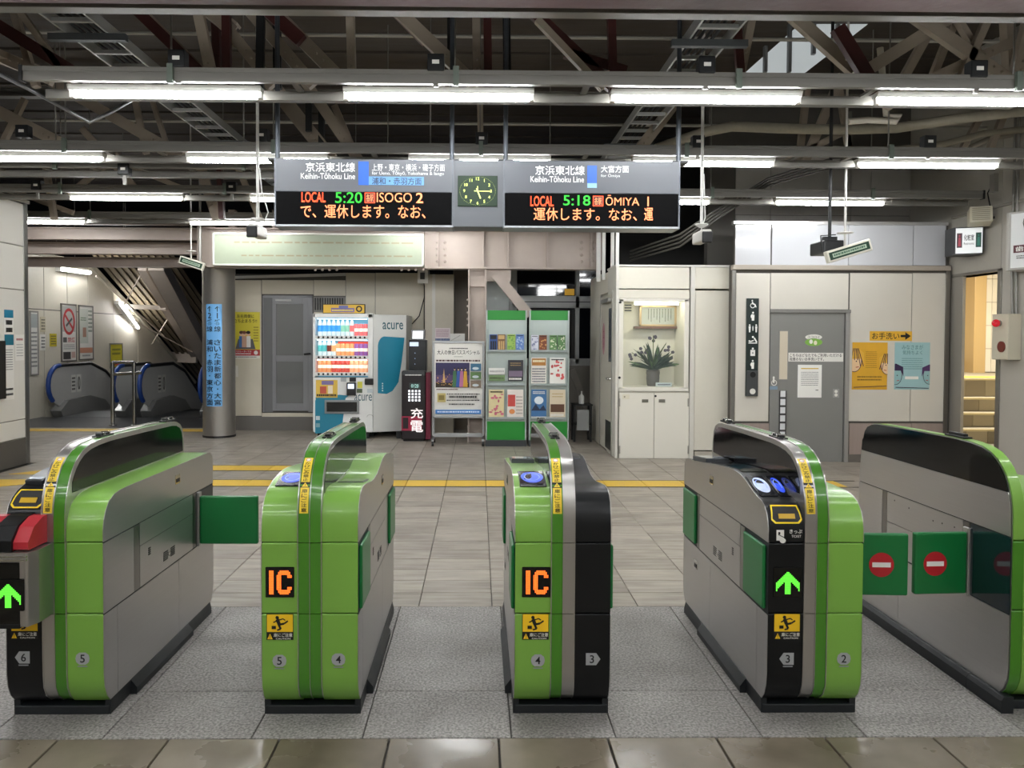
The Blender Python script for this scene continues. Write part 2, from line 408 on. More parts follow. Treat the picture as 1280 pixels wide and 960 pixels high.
# grey sliding door
a, b, c, e = fr(962, 388, 1056, 578)
dr = ST('door_1', MB().box(a, b-.02, YW-.006, YW+.012, 0, e-.03, GREY), bevel=.003)
dx0, dz = a, e
B('door_frame', dr, a-.01, b+.05, YW-.03, YW+.012, e-.03, e+.01, M('#8C8B88', .35, .4), .003)
a2, b2, _, _ = fr(1055, 400, 1060, 578); B('door_frame', dr, a2, b2, YW-.03, YW+.012, 0, e-.03, M('#A3A29E', .35, .4), .003)
a2, b2, c2, e2 = fr(974, 414, 984, 474); B('pane', dr, a2, b2, YW-.012, YW-.006, c2, e2, M('#CFC5B2', .3), .002)
B('pane_frame', dr, a2-.01, b2+.012, YW-.009, YW-.005, c2-.01, e2+.012, M('#8A8986', .4), .001)
a2, b2, c2, e2 = fr(973, 488, 982, 560); B('grab_handle', dr, a2, b2, YW-.03, YW-.006, c2, e2, M('#5A5B5D', .3, .9), .01)
p = PR()
for i in range(7): p.rect(.008, .03+i*.1, .07, .105+i*.1, M('#DDE0E3', .3), 2)
p.build('handle_label', dr, (a2, YW-.0305, c2))
O, w_, h_ = pxprint(985, 441, 1054, 452, YW-.006); p = PR(); p.rect(0, 0, w_, h_, WHITE)
p.text('こちらはどなたでもご利用いただける', .02, h_*.52, w_-.02, h_*.92, BLK, .02); p.text('段差のないお手洗いです。', .02, h_*.08, w_*.65, h_*.48, BLK, .02)
p.build('notice_sticker', dr, O)
O, w_, h_ = pxprint(997, 456, 1027, 497, YW-.006); p = PR(); p.rect(0, 0, w_, h_, M('#EFEEEA')); p.rect(.04, h_*.87, w_-.04, h_*.9, M('#D9B53A'))
p.rows(.04, h_*.35, w_-.04, h_*.8, 8, M('#777777'), .3, 8); p.rows(w_*.75, h_*.2, w_-.04, h_*.26, 1, BLK, .4, 2)
tag(p.build('paper_notice', None, O), 'white typed notice sheet on the grey door below the printed strip', 'notice')
O, w_, h_ = pxprint(1006, 418, 1028, 432, YW-.006); p = PR(); p.ell(w_/2, h_*.75, w_*.48, h_*.25, WHITE); p.ell(w_/2, h_*.3, w_*.5, h_*.34, M('#7DB04A'))
p.ell(w_*.35, h_*.35, w_*.1, h_*.2, WHITE); p.ell(w_*.6, h_*.25, w_*.1, h_*.2, M('#E9E2C8')); p.text('ココロと', w_*.15, h_*.65, w_*.85, h_*.88, BLK)
p.build('round_sticker', dr, O)
O, w_, h_ = pxprint(962, 470, 972, 487, YW-.006); p = PR(); p.rect(0, 0, w_, h_*.25, M('#7B93A8')); p.ell(w_*.5, h_*.9, .012, .012, WHITE); p.line((w_*.5, h_*.85), (w_*.5, h_*.5), .02, WHITE); p.ring(w_*.55, h_*.5, .035, .035, .008, WHITE)
p.build('door_sticker', dr, O)
O, w_, h_ = pxprint(1041, 486, 1049, 497, YW-.006); p = PR(); p.rect(0, 0, w_, h_, M('#9A9996')); p.ell(w_/2, h_*.7, .02, .02, WHITE); p.ell(w_/2, h_*.3, .02, .02, WHITE); p.build('door_sticker', dr, O)
# vertical pictogram strip
a, b, c, e = fr(932, 373, 947, 495)
vg = T('pictogram_sign', 'tall black facility sign with white pictograms beside the grey door', 'sign', ((a+b)/2, YW, c))
B('sign_board', vg, a, b, YW-.03, YW, c, e, M('#1B2A28', .35), .004); zz = P(940, 463, YW).z
B('button_panel', vg, a+.005, b-.005, YW-.05, YW-.03, c, zz, M('#55585A', .35, .6), .006)
p = PR(); W_ = b-a; hh = (e-zz)/6; WP = M('#F2F2EE', .4); s_ = hh*.36
for i in range(6):
    cu, cv = W_/2, (e-c)-hh*(i+.5)
    if i == 0:
        p.ell(cu-.01, cv+s_*.85, s_*.18, s_*.18, WP); p.line((cu-.01, cv+s_*.6), (cu, cv), s_*.28, WP); p.line((cu, cv), (cu+s_*.5, cv), s_*.2, WP); p.line((cu+s_*.45, cv), (cu+s_*.7, cv-s_*.7), s_*.2, WP); p.ring(cu-.005, cv-s_*.3, s_*.6, s_*.6, s_*.17, WP)
    elif i in (1, 5):
        p.ell(cu, cv+s_*.85, s_*.22, s_*.22, WP); p.poly([(cu-s_*.35, cv+s_*.5), (cu+s_*.35, cv+s_*.5), (cu+s_*.28, cv-s_), (cu-s_*.28, cv-s_)], WP); p.ell(cu-s_*.3, cv, s_*.25, s_*.4, WP)
        if i == 1: p.ring(cu+.01, cv+.02, s_*.14, s_*.14, s_*.07, M('#1B2A28'))
    elif i == 2:
        for q, k in ((-.75, 1), (0, .6), (.75, 1)):
            p.ell(cu+q*s_, cv+s_*.75*k, s_*.2*k, s_*.2*k, WP); p.poly([(cu+q*s_-s_*.26*k, cv+s_*.5*k), (cu+q*s_+s_*.26*k, cv+s_*.5*k), (cu+q*s_+s_*.15*k, cv-s_*.9*k), (cu+q*s_-s_*.15*k, cv-s_*.9*k)], WP)
    elif i == 3:
        p.line((cu-s_, cv-s_*.6), (cu+s_, cv-s_*.6), s_*.2, WP); p.line((cu+s_*.9, cv-s_*.4), (cu+s_*.3, cv+s_*.6), s_*.35, WP); p.ell(cu, cv+s_*.8, s_*.24, s_*.24, WP); p.line((cu-s_*.7, cv-s_*.3), (cu+s_*.2, cv), s_*.25, WP); p.ell(cu-s_*.8, cv-s_*.15, s_*.2, s_*.2, WP)
    else:
        p.ell(cu, cv+s_*.9, s_*.24, s_*.24, WP); p.rect(cu-s_*.55, cv-s_*.8, cu+s_*.55, cv+s_*.6, WP); p.line((cu-s_*.2, cv-s_*.1), (cu+s_*.2, cv-s_*.1), s_*.12, M('#1B2A28')); p.line((cu, cv-s_*.3), (cu, cv+s_*.1), s_*.12, M('#1B2A28'))
p.build('pictograms', vg, (a, YW-.0305, c))
for zb, mm in ((zz-.05, DARKM), (c+.06, WHITE)):
    MB().tube([((a+b)/2, YW-.05, zb), ((a+b)/2, YW-.058, zb)], .035, mm, 14).build('button', vg)
# toilet direction strip and posters
O, w_, h_ = pxprint(1087, 414, 1140, 426, YW); p = PR(); p.rect(0, 0, w_, h_, M('#E0AE33', .5)); p.text('お手洗い', .03, h_*.15, w_*.7, h_*.85, BLK, .03)
p.poly([(w_*.73, h_*.62), (w_*.84, h_*.62), (w_*.84, h_*.9), (w_*.97, h_*.5), (w_*.84, h_*.1), (w_*.84, h_*.38), (w_*.73, h_*.38)], BLK)
tag(p.build('direction_sign', None, O), 'yellow strip with black lettering and right arrow above two posters', 'sign')
def crumple(o): pass
def poster(name, label, px, Y, m, fn, cat='poster', d=.003, tilt=0):
    X0, X1, Z0, Z1 = FR(*px, Y); t = T(name, label, cat, ((X0+X1)/2, Y, Z0))
    B('sheet', t, X0, X1, Y-d, Y, Z0, Z1, m)
    p = PR(); fn(p, X1-X0, Z1-Z0); crop(p, X1-X0, Z1-Z0); p.build('print', t, (X0, Y-d, Z0)); return t
INK = M('#3A1F3D', .5)
def face(p, cx, cv, s, side, hair, skin):
    p.ell(cx, cv, s*.62, s*.9, skin); n = 5
    p.ring(cx, cv, s*.62, s*.9, s*.05, INK)
    if hair is None:
        p.poly([(cx-s*.8, cv-s*.5), (cx-s*.78, cv+s*.7), (cx-s*.3, cv+s*1.1), (cx+s*.3, cv+s*1.1), (cx+s*.78, cv+s*.7), (cx+s*.8, cv-s*.5), (cx+s*.55, cv+s*.2), (cx-s*.55, cv+s*.2)], M('#E0B040'))
        for i in range(7): p.line((cx+s*(-.3+.1*i), cv+s*1.08), (cx+s*(-.75+.25*i), cv+s*(.1 if 1 < i < 5 else -.4)), s*.06, INK)
    else:
        p.poly([(cx-s*.75, cv-s*.1), (cx-s*.7, cv+s*.8), (cx, cv+s*1.12), (cx+s*.7, cv+s*.8), (cx+s*.75, cv-s*.1), (cx+s*.5, cv+s*.45), (cx-s*.5, cv+s*.45)], hair)
    p.ell(cx+side*s*.15, cv+s*.0, s*.05, s*.06, INK); p.line((cx+side*s*.1, cv-s*.5), (cx+side*s*.35, cv-s*.46), s*.06, RED)
def f1(p, w, h):
    p.rows(w*.38, h*.45, w*.7, h*.82, 9, M('#A97F1E'), .35, 11); p.rows(w*.15, h*.18, w*.85, h*.3, 2, M('#8A6A1C'), .5, 12)
    face(p, w*.06, h*.6, w*.34, 1, None, M('#EBC9A0')); face(p, w*.99, h*.52, w*.3, -1, None, M('#EBC9A0'))
    p.line((w*.03, h*.05), (w*.97, h*.08), .008, INK)
poster('toilet_poster', 'yellow poster with two drawn faces under the toilet arrow strip', (1065, 428, 1109, 487), YW, M('#D8A52E', .5, var=.08, bump=.4, scale=7), f1)
def f2(p, w, h):
    p.text('みなさまが', w*.2, h*.85, w*.8, h*.95, M('#4B7C80')); p.text('気持ちよく', w*.22, h*.74, w*.78, h*.83, M('#4B7C80'))
    p.rows(w*.2, h*.42, w*.8, h*.68, 6, M('#5C8A8E'), .3, 13); p.rect(w*.3, h*.22, w*.68, h*.28, WHITE)
    face(p, w*.03, h*.3, w*.3, 1, M('#33204A'), M('#8FB9BC')); face(p, w*.98, h*.3, w*.28, -1, M('#4A2D63'), M('#8FB9BC'))
    p.line((w*.03, h*.05), (w*.97, h*.03), .008, INK)
poster('toilet_poster', 'pale blue poster with two drawn dark-haired heads', (1118, 428, 1162, 487), YW, M('#9CC3C8', .5, var=.05, bump=.3, scale=7), f2)
# ================================================================== right side wall with stair opening, X = 5.8
XR = 5.8
SW = M('#A9A59B', .45, var=.05)
w2 = ST('wall_right', MB().box(XR, XR+.2, -6, 8.38, 0, 4.9, M('#B1ADA4', .5, var=.05, scale=2)))
yO0, yO1 = 8.41, 9.02; zO = 2.27
B('lintel_panel', w2, XR-.004, XR+.2, 8.38, 9.25, zO, 4.9, SW)
B('upper_panel', w2, XR-.004, XR+.2, 9.25, 10.4, 2.3, 4.9, SW)
B('ledge', w2, XR-.03, XR, 5.5, 9.25, 2.98, 3.01, M('#8F8B82', .5), .003)
B('opening_frame', w2, XR-.015, XR+.21, 8.36, 8.42, 0, zO+.03, M('#8F8C85', .3, .8), .004)
B('opening_frame', w2, XR-.015, XR+.21, 8.36, 9.25, zO, zO+.035, M('#8F8C85', .3, .8), .004)
B('door_leaf', w2, XR-.008, XR+.03, 9.03, 9.25, 0, zO, M('#99958D', .35, .4), .004)
XWt = 9.6; TILE = M('#D9D1BE', .3, var=.08, scale=2)
sr = ST('stair_room_wall', MB().box(6.0, XWt, 13.0, 13.1, 0, 4, M('#8F836C', .6)))
for i in range(9):
    for k in range(8): B('tile', sr, 6.6+.32*i+.004, 6.6+.32*(i+1)-.004, 12.985, 13.0, .96+.4*k+.004, .96+.4*(k+1)-.004, TILE)
ST('stair_room_side', MB().box(XWt, XWt+.1, 8, 13.1, 0, 4, TILE))
ST('stair_room_side_near', MB().box(6.0, XWt, 8.2, 8.3, 0, 4, TILE)); ST('stair_room_ceiling', MB().box(6.0, XWt, 8.2, 13.1, 3.2, 3.3, WALLW))
ST('stair_room_side_left', MB().box(5.98, 6.0, 9.3, 13.1, 0, 4, TILE))
a, b, c, e = FR(1218, 335, 1233, 470, 12.6); pl = ST('trim_1', MB().box(a, b, 12.6, 13, .9, 3.2, M('#A48A5C', .35)), bevel=.01)
st = T('staircase', 'beige stone staircase behind the steel-framed opening', 'stairs', (7.2, 9.7, 0))
ys = [9.4, 9.7, 10.0, 10.3, 10.6, 10.9]; zs = [.17, .35, .53, .71, .96]
for i in range(5):
    y1 = 12.98 if i == 4 else ys[i+1]
    stp = B('step', st, 6.0, 8.6, ys[i], y1, 0, zs[i], M('#867D6A', .55, var=.1), .004)
    for k in range(9): B('tile', stp, 6.02+.28*k, 6.295+.28*k, ys[i]-.008, ys[i], (zs[i-1] if i else 0)+.008, zs[i]-.022, M(('#8C826C', '#7A705C', '#978D78', '#6F6754')[(k*3+i*5) % 4], .5), .001)
    B('nosing', st, 6.0, 8.6, ys[i]-.012, ys[i]+.05, zs[i]-.02, zs[i]+.006, M('#C2B48C', .4))
B('tactile_strip', st, 6.0, 8.6, 10.9, 11.2, .96, .97, M('#DFB23C', .5))
p = PR()
for i in range(7): p.poly([(.2*i, 0), (.2*i+.1, 0), (.2*i+.16, .14), (.2*i+.06, .14)], BLK, 1)
p.build('striped_edge', st, (7.3, 12.98, 1.02))
lg = bpy.data.lights.new('stair_lamp', 'AREA'); lg.shape = 'RECTANGLE'; lg.size = 1.2; lg.size_y = .2; lg.energy = 85; lg.color = (1, .95, .85)
lo = bpy.data.objects.new('stair_lamp', lg); C.objects.link(lo); lo.location = (7.6, 10.6, 3.15)
# ================================================================== back wall behind the vending machine, Y = 12.3
YB = 12.3
wb = ST('wall_back_left', MB().box(P(282, 440, YB).x, P(532, 440, YB).x, YB+.012, YB+.2, 0, 2.52, JOINT))
CW = M('#CBC4B2', .45, var=.05, scale=2)
def pb(x0, y0, x1, y1, nm='panel', m=CW, base=False, d=0.0):
    a, b, c, e = FR(x0, y0, x1, y1, YB)
    return B(nm, wb, a+.004, b-.004, YB-d, YB+.012, c+.003, e-.003, m, .002)
pb(286, 350, 327, 520); pb(327, 350, 392, 368); pb(392, 350, 432, 370); pb(392, 390, 432, 520)
pb(432, 341, 469, 520); pb(469, 341, 530, 430); pb(469, 430, 530, 520); pb(327, 516, 392, 524)
a, b, c, e = FR(286, 521, 532, 540, YB); B('baseboard', wb, a, b, YB-.012, YB+.012, 0, e, M('#6D6A65', .4), .003)
MB().bar(P(286, 347, YB-.03), P(432, 343, YB-.03), .04, .045, M('#BDBDB8', .4, .4)).build('top_trim', wb)
a, b, c, e = FR(392, 371, 432, 390, YB); lv = B('louver', wb, a, b, YB-.002, YB+.012, c, e, M('#777672', .5))
for i in range(12): B('slat', lv, a+.02+i*(b-a-.04)/12, a+.02+(i+.5)*(b-a-.04)/12, YB-.012, YB, c+.03, e-.02, DARKM)
a, b, c, e = FR(330, 370, 391, 515, YB)
d2 = ST('door_2', MB().box(a+.14, b-.07, YB-.006, YB+.012, c+.02, e-.03, M('#6F706F', .45)), bevel=.003)
DG = M('#86878A', .4)
B('door_frame', d2, a, a+.14, YB-.004, YB+.012, c, e, M('#6A6B6C', .45)); B('door_frame', d2, b-.07, b, YB-.02, YB+.012, c, e, DG, .003)
B('door_frame', d2, a, b, YB-.02, YB+.012, e-.03, e+.01, DG, .003); B('door_frame', d2, a-.015, a, YB-.025, YB+.012, c, e, DG, .003)
for q in ((a+.14, a+.2, c+.02, e-.03), (b-.15, b-.07, c+.02, e-.03), (a+.2, b-.15, e-.13, e-.03), (a+.2, b-.15, (c+e)/2-.12, (c+e)/2-.02), (a+.2, b-.15, c+.02, c+.14)):
    B('door_rail', d2, q[0], q[1], YB-.02, YB-.005, q[2], q[3], DG, .003)
MB().bar((a+.2, YB-.05, e-.07), (a+.45, YB-.03, e-.07), .04, .03, M('#9A9A98', .4, .5)).build('door_closer', d2)
MB().tube([(b-.12, YB-.02, (c+e)/2), (b-.12, YB-.07, (c+e)/2), (b-.02, YB-.07, (c+e)/2+.01)], .014, DARKM, 8).build('door_handle', d2)
# jutting panel to the right of it
a, b, c, e = FR(531, 336, 567, 540, YB-.35)
wj = ST('wall_jut', MB().box(a, b, YB-.35, YB+.2, 0, 2.5, M('#BDB6A6', .5, var=.05)), bevel=.004)
a2, b2, _, _ = FR(540, 336, 544, 540, YB-.36); B('post_trim', wj, a2, b2, YB-.365, YB-.35, 0, 2.5, M('#C9C7C0', .4))
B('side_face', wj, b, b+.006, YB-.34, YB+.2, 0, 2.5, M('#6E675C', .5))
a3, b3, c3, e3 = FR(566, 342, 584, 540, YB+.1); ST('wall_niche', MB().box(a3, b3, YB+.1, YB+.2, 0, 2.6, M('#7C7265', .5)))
# dark void walls so that no light leaks behind
NIGHT = M('#0C0E12', .9)
ST('night_backdrop', MB().box(-14, 10, 24, 24.1, -3, 7, NIGHT)); ST('wall_outer_left', MB().box(-14.1, -14, -6, 24, -3, 7, NIGHT))
ST('wall_behind', MB().box(-10.5, 5.9, -6.2, -6, 0, 4.9, M('#CBC7BE', .5)))
ST('wall_far_left', MB().box(-10.6, -10.5, -6, 13, 0, 4.9, M('#8F8B82', .5)))
# pale panel + night window in the middle, Y = 12.4
YG = 12.4
wm = ST('window_1', MB().box(P(612, 400, YG).x, P(770, 400, YG).x, YG+.1, YG+.2, 0, .9, M('#6E6B66', .5, var=.1)))
GW = M('#9B9D9B', .45)
a, b, c, e = FR(607, 344, 642, 545, YG); B('panel', wm, a, b, YG, YG+.1, 0, e, M('#B5BCBA', .4))
for q in ((636, 336, 646, 455), (719, 336, 724, 455), (640, 370, 752, 385), (640, 448, 752, 457)):
    a, b, c, e = FR(*q, YG); B('mullion' if q[2]-q[0] < 20 else 'transom', wm, a, b, YG-.03, YG+.06, c, e, GW, .004)
a, b, c, e = FR(640, 377, 752, 378, YG); B('groove', wm, a, b, YG-.034, YG-.03, c, e, DARKM)
NG = M('#070B12', .04, coat=.2)
for q in ((646, 336, 719, 370), (724, 336, 752, 370), (646, 386, 719, 448), (724, 386, 752, 448)):
    a, b, c, e = FR(*q, YG); B('pane', wm, a, b, YG+.02, YG+.03, c, e, NG)
a, b, c, e = FR(706, 361, 718, 369, YG); p = PR(); p.rect(0, 0, b-a, e-c, M('#A07A1E', em=.25)); p.build('orange_sign', wm, (a, YG+.019, c))
a, b, c, e = FR(640, 457, 760, 560, YG); B('dado', wm, a, b, YG, YG+.1, 0, e, M('#7D7870', .5, var=.1, scale=4))
MB().bar(P(715, 462, YG-.02), P(745, 540, YG-.02), .05, .1, M('#8A857C', .5)).build('brace', wm)
# ================================================================== escalator well (far left)
XE = -8.1
def yz(x, y, X=XE):                                  # point of the plane X seen at a pixel
    d = P(x, y, 1.0)-Vector((0, 0, H)); t = X/d.x; return (t, H+d.z*t)
esc_top = [yz(38, 315), yz(113, 331), yz(180, 404), yz(243, 478)]
wE = ST('wall_escalator', MB().prism([(12.6, -.02), (12.6, esc_top[0][1])]+esc_top[0:]+[(23.5, -2.5), (15.5, -2.5), (14.4, -.02)], 'x', XE-.1, XE-.008, JOINT))
def clipy(poly, y0, y1):
    for s, t in ((1, y0), (-1, y1)):
        out = []
        for i, p in enumerate(poly):
            q = poly[(i+1) % len(poly)]; pi, qi = s*(p[0]-t) >= 0, s*(q[0]-t) >= 0
            if pi: out.append(p)
            if pi != qi:
                k = (t-p[0])/(q[0]-p[0]); out.append((t, p[1]+k*(q[1]-p[1])))
        poly = out
    return poly
full = [(12.6, -2.5), (12.6, esc_top[0][1])]+esc_top+[(23.5, -2.5)]
ypan = [12.6, 13.5, 14.3, 15.1, 15.9, 17.0, 18.2, 19.6, 21.2, 23.4]
for y0, y1 in zip(ypan, ypan[1:]):
    for z0, z1 in ((-2.5, 2.0), (2.0, 4.0)):
        q = clipy(full, y0+.01, y1-.01)
        q = [(b_, a_) for a_, b_ in clipy([(b_, a_) for a_, b_ in q], z0+.008, z1-.008)]
        if len(q) > 2: MB().prism(q, 'x', XE-.008, XE, M('#D2CCBC', .42, var=.05)).build('panel', wE)
for i in range(3): MB().bar((XE+.02, esc_top[i][0], esc_top[i][1]), (XE+.02, esc_top[i+1][0], esc_top[i+1][1]), .06, .07, M('#B8B1A0', .5)).build('edge_trim', wE)
def lposter(name, label, px, cat, fn, m=WHITE, frame=None):
    y0, _ = yz(px[0], px[1]); y1, _ = yz(px[2], px[1]); _, z1 = yz((px[0]+px[2])/2, px[1]); _, z0 = yz((px[0]+px[2])/2, px[3])
    t = T(name, label, cat, (XE, (y0+y1)/2, z0)); B('sheet', t, XE, XE+.012, y0, y1, z0, z1, m)
    if frame:
        for q in ((y0-.02, y1+.02, z1-.01, z1+.02), (y0-.02, y1+.02, z0-.02, z0+.01), (y0-.02, y0+.01, z0, z1), (y1-.01, y1+.02, z0, z1)): B('frame', t, XE, XE+.02, *q, frame)
    p = PR(); fn(p, y1-y0, z1-z0); p.build('print', t, (XE+.012, y0, z0), (0, 1, 0)); return t
def nosmoke(p, w, h):
    p.rect(w*.05, h*.52, w*.95, h*.97, M('#B5B5B0')); p.ring(w/2, h*.7, w*.42, w*.5, w*.11, M('#B0282A'), 28); p.line((w*.22, h*.82), (w*.76, h*.58), w*.1, M('#B0282A')); p.line((w*.3, h*.62), (w*.72, h*.76), w*.09, M('#444444'))
    p.text('禁煙', w*.4, h*.33, w*.9, h*.42, RED, .02); p.rect(w*.08, h*.33, w*.34, h*.42, M('#555555')); p.rows(w*.1, h*.2, w*.9, h*.3, 3, M('#888888'), .4, 3); p.rect(w*.08, h*.03, w*.6, h*.16, M('#3D3A3A')); p.rect(w*.65, h*.05, w*.92, h*.16, M('#C9A9A0'))
lposter('no_smoking_poster', 'framed poster with a large red no-smoking ring beside the escalator', (76, 381, 94, 451), 'poster', nosmoke, frame=M('#66625B', .4))
def adv(p, w, h):
    p.rect(w*.06, h*.3, w*.65, h*.95, M('#C9CEC4')); p.rows(w*.66, h*.5, w*.95, h*.95, 6, M('#7C8C7C'), .5, 5); p.rows(w*.1, h*.72, w*.5, h*.8, 2, M('#557755'), .5, 5); p.rect(w*.25, h*.42, w*.5, h*.6, M('#A87F6A')); p.rect(w*.04, h*.12, w*.96, h*.22, M('#C58A70')); p.rows(w*.2, h*.04, w*.8, h*.1, 1, M('#999999'), .5, 2)
lposter('travel_poster', 'framed pale poster with an orange band right of the no-smoking poster', (98, 383, 115, 449), 'poster', adv, frame=M('#66625B', .4))
lposter('notice_board', 'tall narrow grey framed notice next to the left wall corner', (37, 390, 46, 468), 'notice', lambda p, w, h: (p.rect(w*.05, h*.75, w*.95, h*.97, M('#A9AFAE')), p.rows(w*.1, h*.1, w*.9, h*.7, 9, M('#777777'), .4, 9)), frame=M('#8F8C86', .4))
for q, m, lb in (((50, 396, 56, 415), M('#C9C0A4'), 'upper small white notice beside the grey framed notice'), ((50, 418, 56, 438), WHITE, 'lower small white notice beside the grey framed notice'), ((62, 417, 70, 433), M('#C7B62F'), 'small yellow notice left of the no-smoking poster')):
    lposter('small_notice', lb, q, 'notice', lambda p, w, h: p.rows(w*.1, h*.1, w*.9, h*.9, 4, M('#4A4A44'), .4, 4), m)
lposter('yellow_notice', 'yellow-green notice above the escalator handrail', (137, 430, 152, 459), 'notice', lambda p, w, h: (p.rows(w*.15, h*.5, w*.85, h*.85, 2, M('#777733'), .5, 4), p.rows(w*.1, h*.05, w*.9, h*.2, 1, RED, .5, 4)), M('#C8BE2E'), M('#77756C', .4))
# corrugated roof of the escalator shaft with its frame
so = MB(); ya, za = 16.0, 3.25; yb, zb = 23.0, -.2
n = 22
for i in range(n):
    x0 = XE+.05+i*.075; dz_ = .05 if i % 2 else 0
    so.bar((x0, ya, za+dz_), (x0, yb, zb+dz_), .08, .02, M('#84765E', .7, var=.15))
tag(so.build('shaft_roofing'), 'ribbed underside of the sloping roof above the escalators', 'roofing')
sf = T('roof_framing', 'sloping beige steel frame carrying the roof above the escalators', 'frame', (-7, 16, 3))
PINKL = M('#C9BCAF', .5, var=.1, scale=4)
def PB(x0, y0, Y0, x1, y1, Y1, w_, h_, m=PINKL, nm='beam', par=None, ib=False):
    mb = MB(); (mb.ibeam if ib else mb.bar)(P(x0, y0, Y0), P(x1, y1, Y1), w_, h_, m); return mb.build(nm, par)
PB(178, 330, 15.5, 243, 440, 20.5, .16, .3, par=sf); PB(196, 330, 15.2, 270, 468, 20, .3, .3, par=sf)
PB(120, 345, 15.6, 205, 420, 18, .02, .02, par=sf, nm='tie_rod'); PB(175, 345, 16, 155, 382, 16.5, .02, .02, par=sf, nm='tie_rod')
PB(168, 401, 17, 240, 440, 19, .02, .02, par=sf, nm='tie_rod'); PB(212, 395, 18, 190, 430, 18.5, .02, .02, par=sf, nm='tie_rod')
PB(155, 383, 17.3, 208, 385, 17.3, .1, .1, par=sf, nm='purlin'); PB(196, 446, 20.5, 246, 447, 20.5, .12, .28, par=sf, nm='purlin')
# lamps on the escalator wall
def walllamp(lbl, x0, y0, x1, y1):
    (ya_, za_), (yb_, zb_) = yz(x0, y0), yz(x1, y1); t = T('wall_lamp', lbl, 'lamp', (XE, ya_, za_))
    MB().bar((XE+.05, ya_, za_), (XE+.05, yb_, zb_), .1, .08, WHITE).build('housing', t)
    MB().tube([(XE+.12, ya_+.05, za_), (XE+.12, yb_-.05, zb_)], .025, TUBEM, 8).build('tube', t)
TUBEM = EM('#F6F7F8', TUBE)
walllamp('level wall lamp above the no-smoking poster', 69, 336, 107, 341); walllamp('sloping wall lamp following the roof edge above the escalators', 143, 378, 168, 410)
# ================================================================== CEILING
BOARD = M('#463F38', .8, var=.3, bump=.3, scale=3, stretch=(.6, 6, 1))
ce = ST('ceiling', MB().box(-14, 6, -6, 24, 4.92, 5.0, M('#15130F', .9)))
for i in range(18):
    B('board', ce, -10.5, 5.75, 6.6+.62*i, 6.6+.62*(i+1)-.025, 4.86+.02*(i % 2), 4.92, BOARD)
B('board', ce, -10.5, 5.75, -6, 6.58, 4.86, 4.92, BOARD)
# skylight patch seen through the roof steel on the right
a, b, c, e = FR(925, 28, 1075, 92, 8.1); wg = ST('window_2', MB().prism([(P(930, 92, 8.1).x, P(930, 92, 8.1).z), (P(1005, 92, 8.1).x, P(1005, 92, 8.1).z), (P(1085, 30, 8.1).x, P(1085, 30, 8.1).z), (P(1000, 30, 8.1).x, P(1000, 30, 8.1).z)], 'y', 8.1, 8.15, EM('#C9D0D2', .2)))
for x in (955, 985, 1015, 1045): B('glazing_bar', wg, P(x, 60, 8.05).x, P(x+4, 60, 8.05).x, 8.03, 8.08, P(x, 92 if x < 1000 else 70, 8.1).z, P(x, 32 if x > 980 else 60, 8.1).z, M('#6F7274', .5))
# near girder across the top edge of the view
zc = P(640, 10, 3.62).z
g = T('near_girder', 'dark purple-brown steel girder nearest the viewer, across the ceiling', 'beam', (0, 3.5, zc))
B('lower_flange', g, -8, 5.75, 3.38, 3.62, zc, zc+.03, M('#5A4A4C', .45, var=.2, bump=.2), .003); B('web', g, -8, 5.75, 3.49, 3.51, zc+.03, zc+.5, M('#5A4A4C', .5)); B('upper_flange', g, -8, 5.75, 3.38, 3.62, zc+.5, zc+.53, M('#5A4A4C', .45))
z2 = P(640, 23, 3.94).z+.02
g = T('side_rail', 'grey steel rail just behind the nearest girder', 'beam', (0, 3.9, z2))
B('rail', g, -8, 5.75, 3.86, 3.94, z2-.02, z2+.09, RACE, .004)
# lamp rows
ROWS = [(4.9, 'nearest row', [(88, 328, 117), (430, 667, 122), (763, 1000, 125), (1093, 1330, 129)], (45, 1285, 103)),
        (6.65, 'second row', [(-45, 131, 197), (234, 411, 199), (511, 688, 202), (790, 967, 207), (1070, 1247, 209)], (-40, 1290, 188)),
        (8.4, 'third row', [(88, 230, 246), (313, 455, 249), (531, 671, 252), (749, 887, 254), (968, 1105, 255)], (-20, 1218, 240)),
        (10.3, 'fourth row', [(-6, 107, 275), (237, 350, 279), (476, 588, 283)], (34, 590, 268))]
ORD = ['leftmost', 'second from the left', 'third from the left', 'fourth from the left', 'fifth from the left']
HOUS = M('#CFD0CB', .4)
def lamp(X0, X1, Y, Z, label, group, src=None):
    t = T('fluorescent_lamp', label, 'lamp', ((X0+X1)/2, Y, Z), group)
    h = (X1-X0)/2; mb = MB()
    mb.prism([(-.03, .018), (.03, .018), (.05, .05), (-.05, .05)], 'x', -h, h, HOUS)
    mb.build('housing', t, local=True)
    MB().tube([(-h+.02, 0, 0), (h-.02, 0, 0)], .022, TUBEM, 10).build('tube', t, local=True)
    for s in (-1, 1): MB().box(min(s*h, s*(h-.03)), max(s*h, s*(h-.03)), -.016, .016, -.022, .03, WHITE).build('lamp_holder', t, local=True)
    if src:
        for s in (-1, 1): MB().tube([(s*h*.8, 0, .05), (s*h*.8, 0, 4.86-Z)], .006, RACE, 6).build('hanger_rod', t, local=True)
    return t
